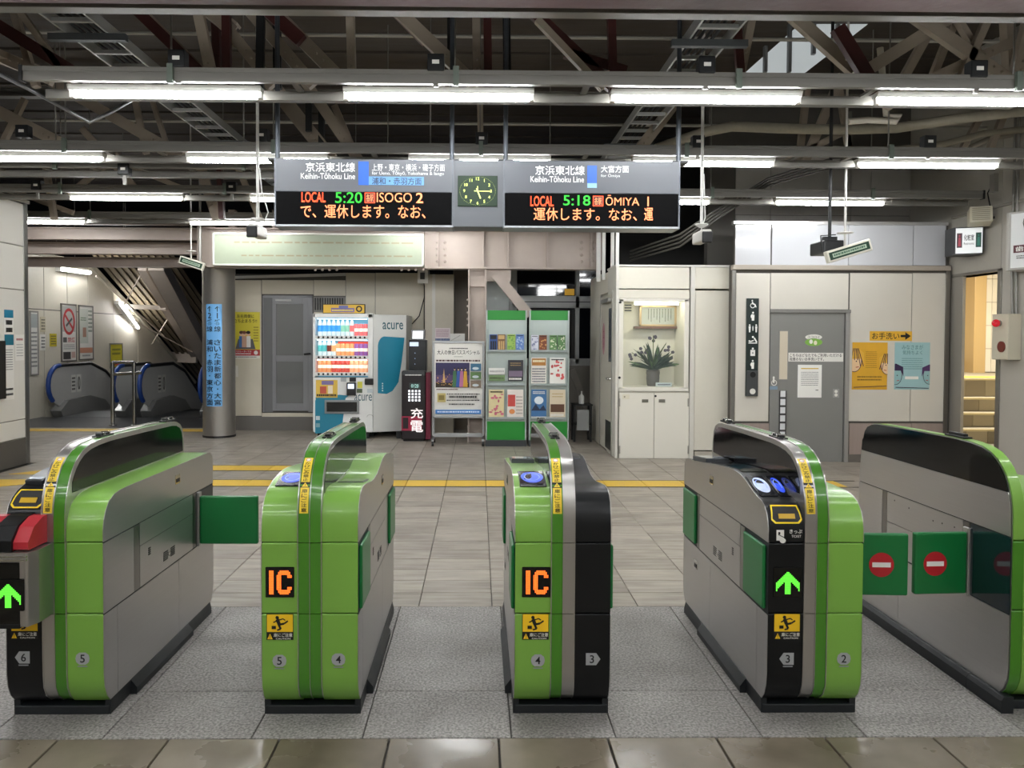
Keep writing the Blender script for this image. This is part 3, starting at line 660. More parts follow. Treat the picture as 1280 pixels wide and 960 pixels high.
def rack(Y, X0, X1, Z, label):
    t = T('lighting_rail', label, 'rail', ((X0+X1)/2, Y, Z), 'steel lighting rails')
    L = (X1-X0)/2
    mb = MB(); mb.box(-L, L, -.16, -.12, .0, .075, RACE); mb.box(-L, L, -.165, -.155, .055, .085, RACE); mb.build('front_rail', t, local=True, bevel=.003)
    MB().box(-L, L, .10, .16, -.03, .03, RACE).build('rear_rail', t, local=True, bevel=.003)
    for s in (-1, 1): MB().box(s*L-.01, s*L+.01, -.17, -.11, -.005, .09, BLK).build('end_cap', t, local=True)
    x = -L+.25
    while x < L: MB().box(x, x+.04, -.12, .12, .02, .034, RACE).build('tie', t, local=True); x += .46
    x = -L+.9
    while x < L:
        MB().box(x, x+.035, -.19, -.165, -.02, .1, M('#5F6A60', .5)).build('clip', t, local=True)
        if min(abs((X0+X1)/2+x-q) for q in (-2.85, 1.69)) > .3: MB().tube([(x+.01, -.14, .08), (x+.01, -.14, 4.86-Z)], .006, RACE, 6).build('hanger_rod', t, local=True)
        x += 1.75
    return t
for Y, rn, ls, (r0, r1, ry) in ROWS:
    Zl = sum(P((a+b)/2, y, Y).z for a, b, y in ls)/len(ls); zr = Zl+.035
    rack(Y, P(r0, ry, Y).x, min(5.7, P(r1, ry, Y).x), zr, 'grey steel rail carrying the %s of ceiling lamps' % rn)
    for i, (a, b, y) in enumerate(ls):
        Xa, Xb = P(a, y, Y).x, min(P(b, y, Y).x, 5.72); Z = Zl
        lamp(Xa, Xb, Y, Z, 'fluorescent ceiling lamp, %s in the %s' % (ORD[i], rn), 'ceiling lamps of the %s' % rn)
rack(7.35, P(-40, 216, 7.35).x, P(560, 216, 7.35).x, P(640, 218, 7.35).z, 'grey steel rail without lamps behind the second lamp row')
for j, Y in enumerate((3.15, 1.4, -.35, -2.1)):        # the hall goes on behind the viewer
    for i in range(5):
        x = -4.6+2.0*i; lamp(x, x+1.2, Y, 2.98, 'ceiling lamp before the gates, %s of row %s' % (ORD[i], ('one', 'two', 'three', 'four')[j]), 'ceiling lamps on the entrance side')
for i in range(1): lamp(-9.0+2*i, -7.8+2*i, 10.3, 3.0, 'fluorescent ceiling lamp behind the left wall', 'ceiling lamps behind the left wall')
lamp(P(60, 300, 12.7).x, P(165, 300, 12.7).x, 12.7, 3.0, 'added unseen lamp behind the passage beams, brightening the escalator area', 'added fill lamps for the escalator area', 1); lamp(-7.8, -6.6, 14.6, 2.9, 'added unseen lamp brightening the escalator landing', 'added fill lamps for the escalator area', 1)  # two unseen lamps, added only to brighten the escalator area
# small black boxes standing on the rails
for i, (x, y, Y, lb) in enumerate([(223, 75, 4.76, 'nearest rail, leftmost'), (545, 80, 4.76, 'nearest rail, second from the left'), (882, 83, 4.76, 'nearest rail, third from the left'), (1220, 88, 4.76, 'nearest rail, rightmost'),
        (30, 165, 6.51, 'second rail, leftmost'), (328, 170, 6.51, 'second rail, right of the left ladder tray'), (602, 174, 6.51, 'second rail above the clock'), (872, 178, 6.51, 'second rail by the white camera pole'), (1160, 178, 6.51, 'second rail, rightmost'), (156, 212, 7.21, 'lampless rail'), (47, 232, 8.26, 'third rail by the left wall'), (290, 234, 8.26, 'third rail left of the display board')]):
    p0 = P(x, y, Y); t = T('sensor_box', 'small black box with white label on the %s' % lb, 'box', p0, 'black boxes on the lamp rails')
    s = .052; MB().box(-s, s, -.04, .04, -s, s, M('#0E1113', .4)).build('case', t, local=True, bevel=.006)
    MB().box(-.022, .022, -.042, -.04, -.012, .012, WHITE).build('label_plate', t, local=True); MB().box(-.015, .015, -.01, .01, -s-.09, -s, RACE).build('foot', t, local=True)
# ladder trays running away from the viewer
for X, lb in ((-2.85, 'left'), (1.69, 'right')):
    t = T('cable_ladder', 'steel cable ladder running under the roof on the %s of the hall' % lb, 'cable tray', (X, 7, 3.75))
    RACL = M('#A8AAA8', .4, .3)
    for s in (-1, 1): MB().box(X+s*.15-.008, X+s*.15+.008, 4.0, 13, 3.70, 3.78, RACL).build('side_rail', t)
    y = 4.2
    while y < 12.9: B('rung', t, X-.145, X+.145, y, y+.03, 3.70, 3.73, RACL); y += .3
    cb = MB()
    for i in range(4): cb.tube([(X-.1+.05*i, 4, 3.755), (X-.09+.05*i, 7, 3.76), (X-.1+.05*i, 12.9, 3.755)], .014, M('#2A2C2E', .6), 6)
    tag(cb.build('cable', t), kind='stuff')
    for y in (5.6, 8.6): MB().box(X-.28, X+.28, y, y+.05, 3.65, 3.7, M('#565A5C', .5, .5)).build('support_bar', t)
# roof trusses, member by member (beige, with old red-brown primer)
def truss(name, label, Y, mem, dY=.0):
    t = T(name, label, 'truss', (0, Y, 4))
    for k, (x0, y0, x1, y1, w_, c) in enumerate(mem):
        Yk = Y+(.09*((k % 3)-1)); a, b = P(x0, y0, Yk), P(x1, y1, Yk+dY); d = (b-a).normalized()
        a = a-d*.25; b = b+d*.12
        a.z = min(a.z, 4.84); b.z = min(b.z, 4.84)
        m = {'b': BEIGE, 'r': BROWN, 'd': DARKM, 'g': RACE}[c]
        mb = MB(); wd = w_*Y/F; mb.bar(a, b, wd*.16, wd, m, up=(0, -1, 0)) if False else mb.ibeam(a, b, .1, wd, m, .02) if c == 'b' and w_ > 16 else mb.bar(a, b, .06, wd, m)
        if c == 'b' and w_ >= 12:
            for q_ in range(3): pt_ = b-d*(.18+.07*q_); mb.sphere((pt_.x, pt_.y-.05, pt_.z), .012, m, 6)
        mb.build('member', t)
    return t
t1 = truss('roof_truss', 'riveted beige and red-brown roof truss above the nearest lamp row', 5.9, [
    (8, 38, 92, 90, 14, 'r'), (0, 70, 48, 92, 14, 'b'), (20, 22, 40, 90, 8, 'b'), (38, 32, 80, 90, 7, 'b'), (170, 12, 245, 85, 13, 'r'), (182, 14, 260, 92, 5, 'b'), (248, 15, 264, 92, 12, 'b'), (258, 10, 278, 26, 18, 'b'), (270, 30, 272, 92, 9, 'r'), (283, 25, 284, 92, 8, 'r'),
    (292, 45, 330, 92, 14, 'b'), (316, 18, 380, 92, 15, 'b'), (340, 18, 362, 38, 16, 'r'), (356, 28, 412, 85, 16, 'b'), (346, 20, 347, 92, 6, 'd'), (326, 25, 325, 92, 6, 'd'),
    (438, 20, 440, 95, 12, 'b'), (502, 20, 520, 38, 15, 'r'), (510, 26, 582, 95, 15, 'b'), (564, 30, 564, 70, 5, 'd'), (595, 20, 596, 98, 14, 'b'), (609, 14, 610, 98, 11, 'r'), (633, 20, 634, 98, 5, 'd'),
    (676, 25, 752, 97, 14, 'r'), (700, 55, 740, 97, 8, 'b'), (764, 25, 766, 98, 12, 'r'), (744, 78, 764, 84, 12, 'r'), (920, 18, 926, 100, 7, 'r'), (938, 28, 924, 100, 12, 'b'), (1000, 28, 1078, 98, 15, 'b'), (1068, 70, 1085, 98, 16, 'r'),
    (1104, 75, 1178, 28, 15, 'b'), (1128, 100, 1150, 60, 10, 'b'), (1158, 30, 1255, 98, 15, 'b'), (1165, 98, 1245, 62, 12, 'b'), (1172, 80, 1186, 45, 8, 'b'), (1218, 60, 1232, 28, 9, 'b'), (1200, 30, 1215, 55, 7, 'b'), (1258, 25, 1262, 98, 14, 'b'), (1278, 60, 1268, 100, 14, 'b')])
PB(-40, 55, 5.6, 60, 95, 6.4, .16, .05, BEIGE, 'member', t1)
t2 = truss('roof_truss', 'dusty beige roof truss between the first and second lamp rows', 8.0, [
    (92, 118, 215, 188, 13, 'b'), (0, 140, 78, 180, 14, 'b'), (18, 150, 4, 178, 6, 'b'), (170, 130, 180, 178, 5, 'b'), (195, 140, 210, 185, 5, 'b'), (355, 125, 405, 188, 18, 'b'), (395, 122, 440, 188, 13, 'b'), (386, 130, 386, 150, 6, 'd'), (402, 145, 402, 180, 6, 'd'),
    (600, 130, 601, 186, 13, 'b'), (430, 160, 442, 188, 8, 'b'), (835, 140, 800, 186, 14, 'b'), (1040, 122, 1012, 188, 10, 'b'), (1052, 130, 1060, 180, 6, 'b'), (1006, 135, 1000, 188, 8, 'b'), (1010, 188, 1060, 162, 8, 'b'), (1060, 170, 1060, 190, 6, 'g'), (1215, 165, 1235, 130, 7, 'b'), (1248, 160, 1262, 125, 7, 'b')])
t3 = truss('roof_truss', 'pinkish beige roof truss behind the left part of the third lamp row', 9.6, [
    (60, 225, 66, 262, 7, 'b'), (100, 232, 140, 200, 6, 'b'), (256, 225, 268, 262, 12, 'b'), (275, 225, 277, 262, 8, 'r'), (178, 215, 215, 230, 6, 'b'), (20, 240, 80, 262, 6, 'b'), (120, 180, 160, 225, 8, 'b'), (300, 215, 320, 262, 7, 'b')])
for Y, z, lb in ((6.35, 4.55, 'upper chord beam of the roof above the nearest lamps'), (9.9, 4.62, 'deep roof purlin above the display board'),):
    t = T('roof_beam', lb, 'beam', (0, Y, z)); MB().ibeam((-9, Y, z), (5.75, Y, z), .12, .12, RACE).build('beam', t, local=False)
for k, (y, Y, lb) in enumerate(((46, 6.9, 'bright thin conduit high across the roof'), (155, 8.6, 'thin grey conduit across the roof between lamp rows'))):
    z = P(640, y, Y).z; tag(MB().tube([(-6, Y, z), (5.75, Y, z)], .018, M('#A9A7A0', .4, .5), 8).build('conduit'), lb, 'pipe')
tag(MB().tube([P(-30, 78, 5.2), P(38, 112, 5.3), P(112, 153, 5.5), P(135, 142, 5.6), P(170, 122, 5.8)], .014, M('#8E9092', .3, .8), 8).build('conduit'), 'steel conduit sagging to an elbow at the upper left', 'pipe')
# lagged pipes upper right
tag(MB().tube([P(820, 186, 7.6), P(880, 165, 7.6), P(915, 158, 7.6), P(990, 161, 7.6), P(1060, 162, 7.5), P(1120, 160, 7.5), P(1200, 148, 7.4), P(1290, 138, 7.3)], .05, M('#8F8979', .6, var=.15), 12).build('lagged_pipe'), 'thick lagged pipe snaking across the upper right roof', 'pipe')
tag(MB().tube([P(1115, 188, 7.9), P(1180, 180, 7.9), P(1230, 167, 7.9), P(1300, 160, 7.9)], .035, M('#837D6E', .6, var=.15), 10).build('lagged_pipe'), 'lower lagged pipe at the upper right', 'pipe')
tag(MB().tube([P(1205, 188, 8.1), P(1240, 172, 8.1), P(1265, 168, 8.1)], .03, M('#9A9488', .6), 10).build('lagged_pipe'), 'short pale pipe stub below the lagged pipes', 'pipe')
tag(MB().tube([P(1060, 152, 7.2), P(1085, 150, 7.2), P(1120, 152, 7.2), P(1125, 146, 7.2), P(1108, 144, 7.2), P(1100, 60, 7.2)], .03, M('#A8A294', .6), 10).build('bent_pipe'), 'bent pale pipe loop above the projector', 'pipe')
cb = MB()
for k in range(4):
    cb.tube([P(788, 326-4*k, 10.6), P(850, 308-5*k, 9.0), P(905, 268-4*k, 8.7), P(960, 232-3*k, 8.8), P(1040, 210-4*k, 8.9), P(1120, 196, 9)], .013, M('#3A3833', .6), 6)
tag(cb.build('cable_bundle'), 'sagging bundle of dark cables in front of the upper grey wall', 'cable', kind='stuff')
# steel girder with blank light box, Y = 11
YI = 11.0
X0, X1, Z0, Z1 = FR(530, 290, 752, 335, YI); Xl = P(262, 310, YI).x; zt, zb_ = P(640, 290, YI).z, P(640, 335, YI).z
gi = T('plate_girder', 'pinkish beige riveted plate girder behind the display board', 'beam', ((Xl+X1)/2, YI, zb_))
B('web', gi, Xl, X1, YI-.01, YI+.01, zb_, zt, PINKB); B('flange', gi, Xl, X1, YI-.12, YI+.12, zt, zt+.025, PINKB, .003); B('flange', gi, Xl, X1, YI-.12, YI+.12, zb_-.025, zb_, PINKB, .003)
for x in (530, 548, 604, 635, 684, 738):
    xx = P(x, 310, YI).x; B('stiffener', gi, xx-.008, xx+.008, YI-.11, YI-.01, zb_, zt, PINKB)
rv = []
for x in (547, 556, 727, 734, 741):
    for i in range(4 if x != 734 else 0):
        c_ = P(x, 303+8*i, YI-.012); rv.append(c_)
for x in range(268, 530, 0 or 9):
    if 390 < x < 425 or x > 500: rv.append(P(x, 337, YI-.1))
for c_ in rv: MB().sphere(c_, .022, PINKB, 8).build('rivet', gi)
x = Xl+.3; k = 0
while x < X1: B('bracket', gi, x, x+.09, YI-.1, YI+.02, zt+.02, zt+.28, PINKB, .003); x += .62
z_ = P(640, 286, YI+.2).z
tag(MB().ibeam((Xl-3.2, YI+.35, z_+.1), (X1+.3, YI+.35, z_+.1), .1, .12, PINKB).build('cross_beam'), 'narrow steel beam resting behind the plate girder', 'beam')
X0, X1, Z0, Z1 = FR(267, 292, 530, 333, YI-.2)
sb = T('blank_sign_box', 'long blank cream sign box with faded lettering under the left lamps', 'sign', ((X0+X1)/2, YI-.2, Z0))
B('sign_face', sb, X0+.02, X1-.02, YI-.235, YI-.2, Z0+.02, Z1-.02, M('#8E9682', .5, var=.04))
for q in ((X0, X1, Z0, Z0+.025), (X0, X1, Z1-.025, Z1), (X0, X0+.025, Z0, Z1), (X1-.025, X1, Z0, Z1)): B('frame', sb, q[0], q[1], YI-.25, YI-.125, q[2], q[3], M('#C9C9C0', .4, .4), .003)
p = PR(); W_ = X1-X0; p.rows(.3, .30, W_-.15, .36, 1, M('#857B62'), .35, 4); p.rows(.4, .12, W_-.15, .17, 1, M('#857B62'), .4, 8); p.build('faded_lettering', sb, (X0, YI-.2355, Z0))
# left cross girders over the passage to the escalators
for (y0, y1, Y, lb) in ((285, 300, 11.2, 'upper pink-beige beam between the left wall and the steel column'), (303, 318, 11.6, 'middle pink-beige beam over the escalator passage'), (322, 334, 12.2, 'lowest pink-beige beam over the escalator passage')):
    a, b, c, e = FR(-10, y0, 266, y1, Y); t = T('passage_beam', lb, 'beam', ((a+b)/2, Y, c)); MB().ibeam((a-.3, Y, (c+e)/2), (b, Y, (c+e)/2), .14, e-c, PINKB).build('beam', t)
a, b, c, e = FR(246, 283, 268, 333, 11.05); tag(MB().box(a, b, 11.05, 11.3, c, e, PINKB).build('beam_joint', bevel=.005), 'riveted pink-beige joint plate above the round steel column', 'beam')
tag(MB().tube([P(250, 225, 10.8), P(250, 332, 10.8)], .02, M('#9A9892', .4, .5), 8).build('conduit'), 'upright conduit in front of the joint plate', 'pipe')
# riveted steel column by the brochure rack
a, b, c, e = FR(585, 284, 608, 556, 11.0); e = zb_-.03
cl = T('steel_column', 'riveted pinkish beige steel column left of the brochure racks', 'column', ((a+b)/2, 11.0, 0))
B('web', cl, a+.02, b-.02, 10.99, 11.01, 0, e, PINKB); B('flange', cl, a, a+.025, 10.88, 11.12, 0, e, PINKB, .003); B('flange', cl, b-.025, b, 10.88, 11.12, 0, e, PINKB, .003)
for y in (335, 355, 432, 520): 
    q = P(596, y, 11).z; B('tie_plate', cl, a+.02, b-.02, 10.93, 10.95, q-.04, q+.04, PINKB)
for i in range(5): MB().sphere((a-.005, 10.95, P(590, 375+8*i, 11).z), .018, PINKB, 6).build('rivet', cl)
PB(620, 343, 10.9, 662, 395, 10.9, .08, .14, PINKB, 'diagonal_brace', cl)
B('cover_plate', cl, b, b+.35, 10.97, 10.99, P(615, 352, 11).z, e, PINKB)
# white uprights at the corner of the display cabinet room
for i, (x0, x1, lb) in enumerate(((746, 751, 'leftmost'), (753, 757, 'second'), (764, 768, 'third'), (770, 774, 'rightmost'))):
    Y = 10.6-.3*i; a, b, c, e = FR(x0, 284, x1, 345, Y); tag(MB().box(a, b, Y, Y+.05, 2.3, 3.3, M('#D5D5D0', .4)).build('white_post', bevel=.004), 'white upright post above the cabinet room, %s of four' % lb, 'post')
MB_ = MB().box(P(776, 300, 12).x, P(918, 300, 12).x, 12.6, 12.7, 2.4, 4.8, M('#2D2C2A', .7)); ST('wall_dark_upper', MB_)
# ================================================================== TICKET GATES
GL, GW2, FH = 1.22, .1875, .044
BOT = [(1.22, .15), (1.212, .105), (1.19, .068), (1.15, .042), (1.1, .032), (.13, .032), (.09, .038), (.052, .056), (.024, .088), (.006, .132), (0, .18)]
PLAIN = [(0, .70), (0, .75), (.006, .785), (.022, .822), (.05, .852), (.09, .87), (.14, .878), (.2, .88), (1.15, .878), (1.185, .87), (1.208, .85), (1.218, .82), (1.22, .79)]
HUMP = [(0, .70), (0, .745), (.006, .78), (.02, .812), (.045, .838), (.08, .852), (.13, .86), (.18, .872), (.25, .896), (.33, .914), (.42, .918), (.55, .91), (.7, .895), (.85, .878), (1.04, .858), (1.17, .85), (1.2, .838), (1.217, .81), (1.22, .77)]
HUMPG = [(0, .70), (0, .75), (.006, .795), (.02, .835), (.045, .866), (.08, .888), (.13, .904), (.18, .914), (.25, .924), (.33, .928), (.42, .925), (.55, .913), (.7, .896), (.85, .878), (1.04, .858), (1.17, .85), (1.2, .838), (1.217, .81), (1.22, .77)]
WAVE = [(0, .70), (0, .77), (.005, .81), (.018, .85), (.045, .88), (.09, .896), (.15, .898), (.25, .888), (.36, .873), (.45, .868), (.55, .872), (.64, .888), (.72, .906), (.8, .915), (.9, .913), (1.02, .898), (1.14, .878), (1.19, .866), (1.214, .84), (1.22, .80)]
FINP = [(1.18, .045), (.10, .045), (.055, .06), (.022, .09), (.004, .13), (0, .18), (-.004, .70), (-.004, .80), (0, .84), (.008, .88), (.022, .92), (.04, .955), (.065, .988), (.095, 1.015), (.135, 1.038), (.19, 1.054), (.26, 1.062), (.36, 1.066), (.7, 1.062), (1.02, 1.055), (1.08, 1.048), (1.13, 1.03), (1.16, 1.0), (1.175, .96), (1.18, .9)]
def clip(poly, ax, lo, hi):
    for s, t in ((1, lo), (-1, hi)):
        out = []
        for i, p in enumerate(poly):
            q = poly[(i+1) % len(poly)]; pi, qi = s*(p[ax]-t) >= 0, s*(q[ax]-t) >= 0
            if pi: out.append(p)
            if pi != qi:
                k = (t-p[ax])/(q[ax]-p[ax]); out.append((p[0]+k*(q[0]-p[0]), p[1]+k*(q[1]-p[1])))
        poly = out
    return poly
def offs(poly, d):                                  # move an outline outward by d
    out = []; n = len(poly); c = (sum(p[0] for p in poly)/n, sum(p[1] for p in poly)/n)
    ar = sum(poly[i][0]*poly[(i+1) % n][1]-poly[(i+1) % n][0]*poly[i][1] for i in range(n)); sg = 1 if ar > 0 else -1
    for i in range(n):
        a, b, e = poly[i-1], poly[i], poly[(i+1) % n]
        t = Vector((e[0]-a[0], e[1]-a[1])).normalized(); out.append((b[0]+sg*t.y*d, b[1]-sg*t.x*d))
    return out
class Crv:                                          # polyline with arc length
    def __init__(s, pts):
        s.p = [Vector(q) for q in pts]; s.s = [0]
        for a, b in zip(s.p, s.p[1:]): s.s.append(s.s[-1]+(b-a).length)
    def at(s, t, off=0):
        i = 0
        while i < len(s.p)-2 and s.s[i+1] < t: i += 1
        k = (t-s.s[i])/(s.s[i+1]-s.s[i]); a, b = s.p[i], s.p[i+1]; q = a.lerp(b, k)
        def nr(j):
            u = s.p[max(0, j-1)]; v = s.p[min(len(s.p)-1, j+1)]; d = (v-u).normalized(); return Vector((-d.y, d.x))
        n = nr(i).lerp(nr(i+1), min(max(k, 0), 1)).normalized(); return q+n*off
    def sy(s, y):
        for i in range(len(s.p)-1):
            if s.p[i].x <= y < s.p[i+1].x: return s.s[i]+(y-s.p[i].x)/(s.p[i+1].x-s.p[i].x)*(s.s[i+1]-s.s[i])
    def sz(s, z):
        for i in range(len(s.p)-1):
            if s.p[i].y <= z < s.p[i+1].y: return s.s[i]+(z-s.p[i].y)/(s.p[i+1].y-s.p[i].y)*(s.s[i+1]-s.s[i])
def pad(mb, cv, x0, x1, s0, s1, h, m, base=-.004, n=8):
    vs = []; 
    for i in range(n+1):
        t = s0+(s1-s0)*i/n; a, b = cv.at(t, base), cv.at(t, h)
        vs += [(x0, a.x, a.y), (x1, a.x, a.y), (x1, b.x, b.y), (x0, b.x, b.y)]
    fs = []
    for i in range(n):
        for j in range(4): fs.append((4*i+j, 4*i+(j+1) % 4, 4*i+4+(j+1) % 4, 4*i+4+j))
    fs += [(3, 2, 1, 0), (4*n, 4*n+1, 4*n+2, 4*n+3)]
    mb.add(vs, fs, m); return mb
def wrap(p, name, parent, cv, x0, s0, off=.0006, gap=.0004):   # print bent over a curved surface
    out = []
    for u, v, L in p.mb.v:
        q = cv.at(s0+v, off+gap*L); out.append((x0+u, q.x, q.y))
    p.mb.v = out; return p.mb.build(name, parent, local=True)
LEDON, LEDG = EM('#FF6420', .9), EM('#5CE83C', .6)
def bitmap(kind):
    px = set()
    if kind == 'IC':
        for r in range(16):
            for c in (1, 2, 3): px.add((c, r))
        for r in range(16):
            for c in range(6, 16):
                dx, dy = (c-10.5)/5.0, (r-7.5)/8.0; d = (abs(dx)**2.6+abs(dy)**2.6)
                di = (abs((c-10.5)/2.4)**2.6+abs((r-7.5)/5.2)**2.6) if True else 0
                if d <= 1.05 and di > 1 and not (c > 11 and 5 <= r <= 10): px.add((c, r))
    else:
        for r in range(16):
            for c in range(16):
                x = c-7.5
                if abs(x) < 2 and r < 12: px.add((c, r))
                if abs(x) <= 7.5 and 15.4-abs(x)*1.12-5.0 <= r <= 15.4-abs(x)*1.12: px.add((c, r))
    return px
def led(parent, cx, cz, kind, y=-.001, s=.112):
    bx = MB().box(cx-s/2, cx+s/2, y-.003, y+.01, cz-s/2-.004, cz+s/2+.004, GLOSS).build('led_display', parent, .003, local=True)
    mb = MB(); px = bitmap(kind); m = LEDON if kind == 'IC' else LEDG; st = s*.84/16
    for c, r in px:
        x, z = cx-s*.42+st*c, cz-s*.42+st*r; mb.box(x+.0007, x+st-.0007, y-.0045, y-.003, z+.0007, z+st-.0007, m)
    mb.build('led_%s' % ('text' if kind == 'IC' else 'arrow'), bx, local=True)
def caution(parent, cx, cz):
    s = .105; p = PR(); p.rect(0, 0, s, s*.98, BLK); p.rect(.002, s*.3, s-.002, s*.96, M('#F1C31C'))
    c = s*.5; k = s
    p.ell(c-.1*k, .84*k, .065*k, .065*k, BLK, 14)
    p.line((c-.1*k, .78*k), (c-.02*k, .58*k), .13*k, BLK); p.line((c-.06*k, .74*k), (c+.12*k, .8*k), .045*k, BLK); p.line((c+.12*k, .8*k), (c+.2*k, .74*k), .04*k, BLK)
    p.line((c-.08*k, .74*k), (c-.24*k, .66*k), .045*k, BLK); p.line((c-.02*k, .58*k), (c+.16*k, .62*k), .08*k, BLK); p.line((c+.16*k, .62*k), (c+.3*k, .72*k), .06*k, BLK)
    p.line((c-.04*k, .58*k), (c+.04*k, .42*k), .08*k, BLK); p.line((c+.04*k, .42*k), (c-.1*k, .38*k), .055*k, BLK); p.rect(c-.3*k, .42*k, c-.14*k, .54*k, BLK)
    p.poly([(.04*k, .04*k), (.24*k, .04*k), (.14*k, .25*k)], M('#F1C31C')); p.rect(.13*k, .1*k, .15*k, .2*k, BLK); p.rect(.13*k, .06*k, .15*k, .085*k, BLK)
    p.text('扉にご注意', .28*k, .13*k, .97*k, .27*k, WHITE, .03); p.text('CAUTION', .36*k, .035*k, .9*k, .095*k, WHITE, .01)
    p.build('caution_sticker', parent, (cx-s/2, -.001, cz-s/2), gap=.0003, local=True)
def badge(parent, cx, cz, n, side):                 # side -1 points left, +1 right, 0 plain hexagon
    a = .024; p = PR(); m = M('#9EA0A2', .4)
    if side == 0: p.poly([(-a, -a*.6), (-a*.5, -a), (a*.5, -a), (a, -a*.6), (a*1.15, 0), (a, a*.6), (a*.5, a), (-a*.5, a), (-a, a*.6), (-a*1.15, 0)], m)
    else: p.poly([(-side*a, -a), (side*a*.7, -a), (side*a*1.4, 0), (side*a*.7, a), (-side*a, a)], m)
    p.text(str(n), -.010, -.016, .010, .016, BLK, .02, keep=True)
    if side == 0 or side == -1: p.rect(-a*.8, -a*1.35, a*.8, -a*1.15, M('#8B8D90'))
    p.build('number_badge', parent, (cx, -.001, cz), local=True)
def flap(parent, sd, yh, wd, sign, z0=.425, z1=.675, swing=0):
    x0 = sd*(GW2+.014); a = math.radians(swing)
    h = MB(); h.box(min(x0, sd*(GW2-.01)), max(x0, sd*(GW2-.01)), yh-.02, yh+.02, z0-.01, z1+.02, STEEL); h.build('flap_hinge', parent, .004, local=True)
    f = MB(); f.box(0, wd, -.014, .014, z0, z1, FLAP); o = f.build('flap', parent, .008, 3, local=True)
    o.location = (x0, yh, 0); o.rotation_euler = (0, 0, (0 if sd > 0 else PI)+a)
    if sign:
        p = PR(); p.ell(0, 0, .053, .053, M('#B31D26', .4), 28); p.rect(-.039, -.0105, .039, .0105, WHITE)
        cxp = wd-.115 if sd > 0 else wd-.09
        q = p.build('no_entry_sign', o, (0, 0, 0), local=True)
        if sd > 0: q.location = (cxp, -.0142, (z0+z1)/2)
        else: q.location = (cxp, .0142, (z0+z1)/2); q.rotation_euler = (0, 0, PI)
def side(parent, sd, prof, cfg, seamy=(.11, .74)):
    body = BOT+prof; xo = sd*(GW2-.001); xe = sd*(GW2+.0025)
    def plate(y0, y1, z0, z1, m=STEEL, nm='side_panel', t=0, bev=.001):
        q = clip(clip(body, 0, y0, y1), 1, z0, z1)
        if len(q) > 2: return MB().prism(q, 'x', xo, xe+sd*t, m).build(nm, parent, bev, 1, local=True)
    G = .0015
    MB().prism(offs(body, -.001), 'x', xo-sd*.001, xo+sd*.0012, M('#26292B', .6)).build('side_backing', parent, local=True)
    plate(-1, 2, .70+G, 2); ys = (-1,)+seamy+(2,)
    for a, b in zip(ys, ys[1:]): plate(a+G, b-G, 0, .415-G)
    plate(-1, .26, .42, .695) if cfg[0] == 'plain' else None
    plate(.262, .315, .42, .695, M('#8F8D8B', .3, 1), 'hinge_strip')
    plate(.318, .92, .60, .697); mid = plate(.318, .92, .42, .597)
    plate(.922, .965, .42, .697, M('#8F8D8B', .3, 1), 'hinge_strip')
    if cfg[1] == 'plain': plate(.968, 2, .42, .697)
    for (yy, zz, n) in ((.40, .535, 4), (.56, .46, 5), (.64, .46, 5)):
        mb = MB()
        for i in range(n):
            z = zz+i*.009; mb.box(min(xe, xe+sd*.0006), max(xe, xe+sd*.0015), yy, yy+(.022 if n == 4 else .05), z, z+.0055, BLK)
        mb.build('vent', parent, local=True)
    mb = MB(); mb.tube([(xe-sd*.001, .6225, .478), (xe+sd*.003, .6225, .478)], .009, CHROME, 10); mb.build('lock', parent, local=True)
    for (yy, zz) in ((.70, .79),)+(((.95, .30),) if sd < 0 else ()):
        mb = MB().box(min(xe, xe+sd*.002), max(xe, xe+sd*.002), yy, yy+.06, zz, zz+.045, CHROME); lk = mb.build('latch', parent, .004, local=True)
        MB().box(min(xe, xe+sd*.004), max(xe, xe+sd*.004), yy+.012, yy+.048, zz+.008, zz+.026, BLK).build('latch_recess', lk, local=True)
    if cfg[0] in ('closed',): MB().box(min(xo, xe+sd*.012), max(xo, xe+sd*.012), .02, .25, .43, .685, FLAP).build('flap', parent, .008, 3, local=True)
    if cfg[1] in ('closed',): MB().box(min(xo, xe+sd*.012), max(xo, xe+sd*.012), .975, 1.2, .43, .685, FLAP).build('flap', parent, .008, 3, local=True)
    if cfg[0] in ('open', 'open_sign'): plate(.01, .258, .42, .69, M('#14262C', .08, coat=.5), 'flap_recess', -.0015)
    if cfg[1] == 'open': plate(.97, 2, .42, .69, M('#26292A', .4), 'flap_recess', -.0015)
    if cfg[0] == 'open': flap(parent, sd, .27, cfg[2], False)
    if cfg[0] == 'open_sign': flap(parent, sd, .29, cfg[2], True, z0=.40, z1=.668, swing=cfg[3])
    if cfg[1] == 'open': flap(parent, sd, 1.0, cfg[2], False)
    for y0, y1, w_ in ((.05, .22, .003), (.22, .85, .03), (.85, 1.16, .012)):     # kick rail along the floor
        q = [(sd*(GW2-.02), .0), (sd*(GW2+w_), .0), (sd*(GW2+w_), .028), (sd*(GW2+.004), .062), (sd*(GW2-.02), .062)]
        MB().prism(q, 'y', y0, y1, RUBBER).build('kick_rail', parent, .003, 1, local=True)
def body(parent, sd, prof, col, x0=None, x1=None):
    x0, x1 = (x0, x1) if x0 is not None else ((-GW2, -FH-.002) if sd < 0 else (FH+.002, GW2))
    full = BOT+prof
    for nm, a, b in (('lower_panel', 0, .4185), ('middle_panel', .4215, .6985), ('hood', .7015, 2)):
        MB().prism(clip(full, 1, a, b), 'x', x0, x1, col).build(nm, parent, .004, 2, local=True, ang=50, soft=35)
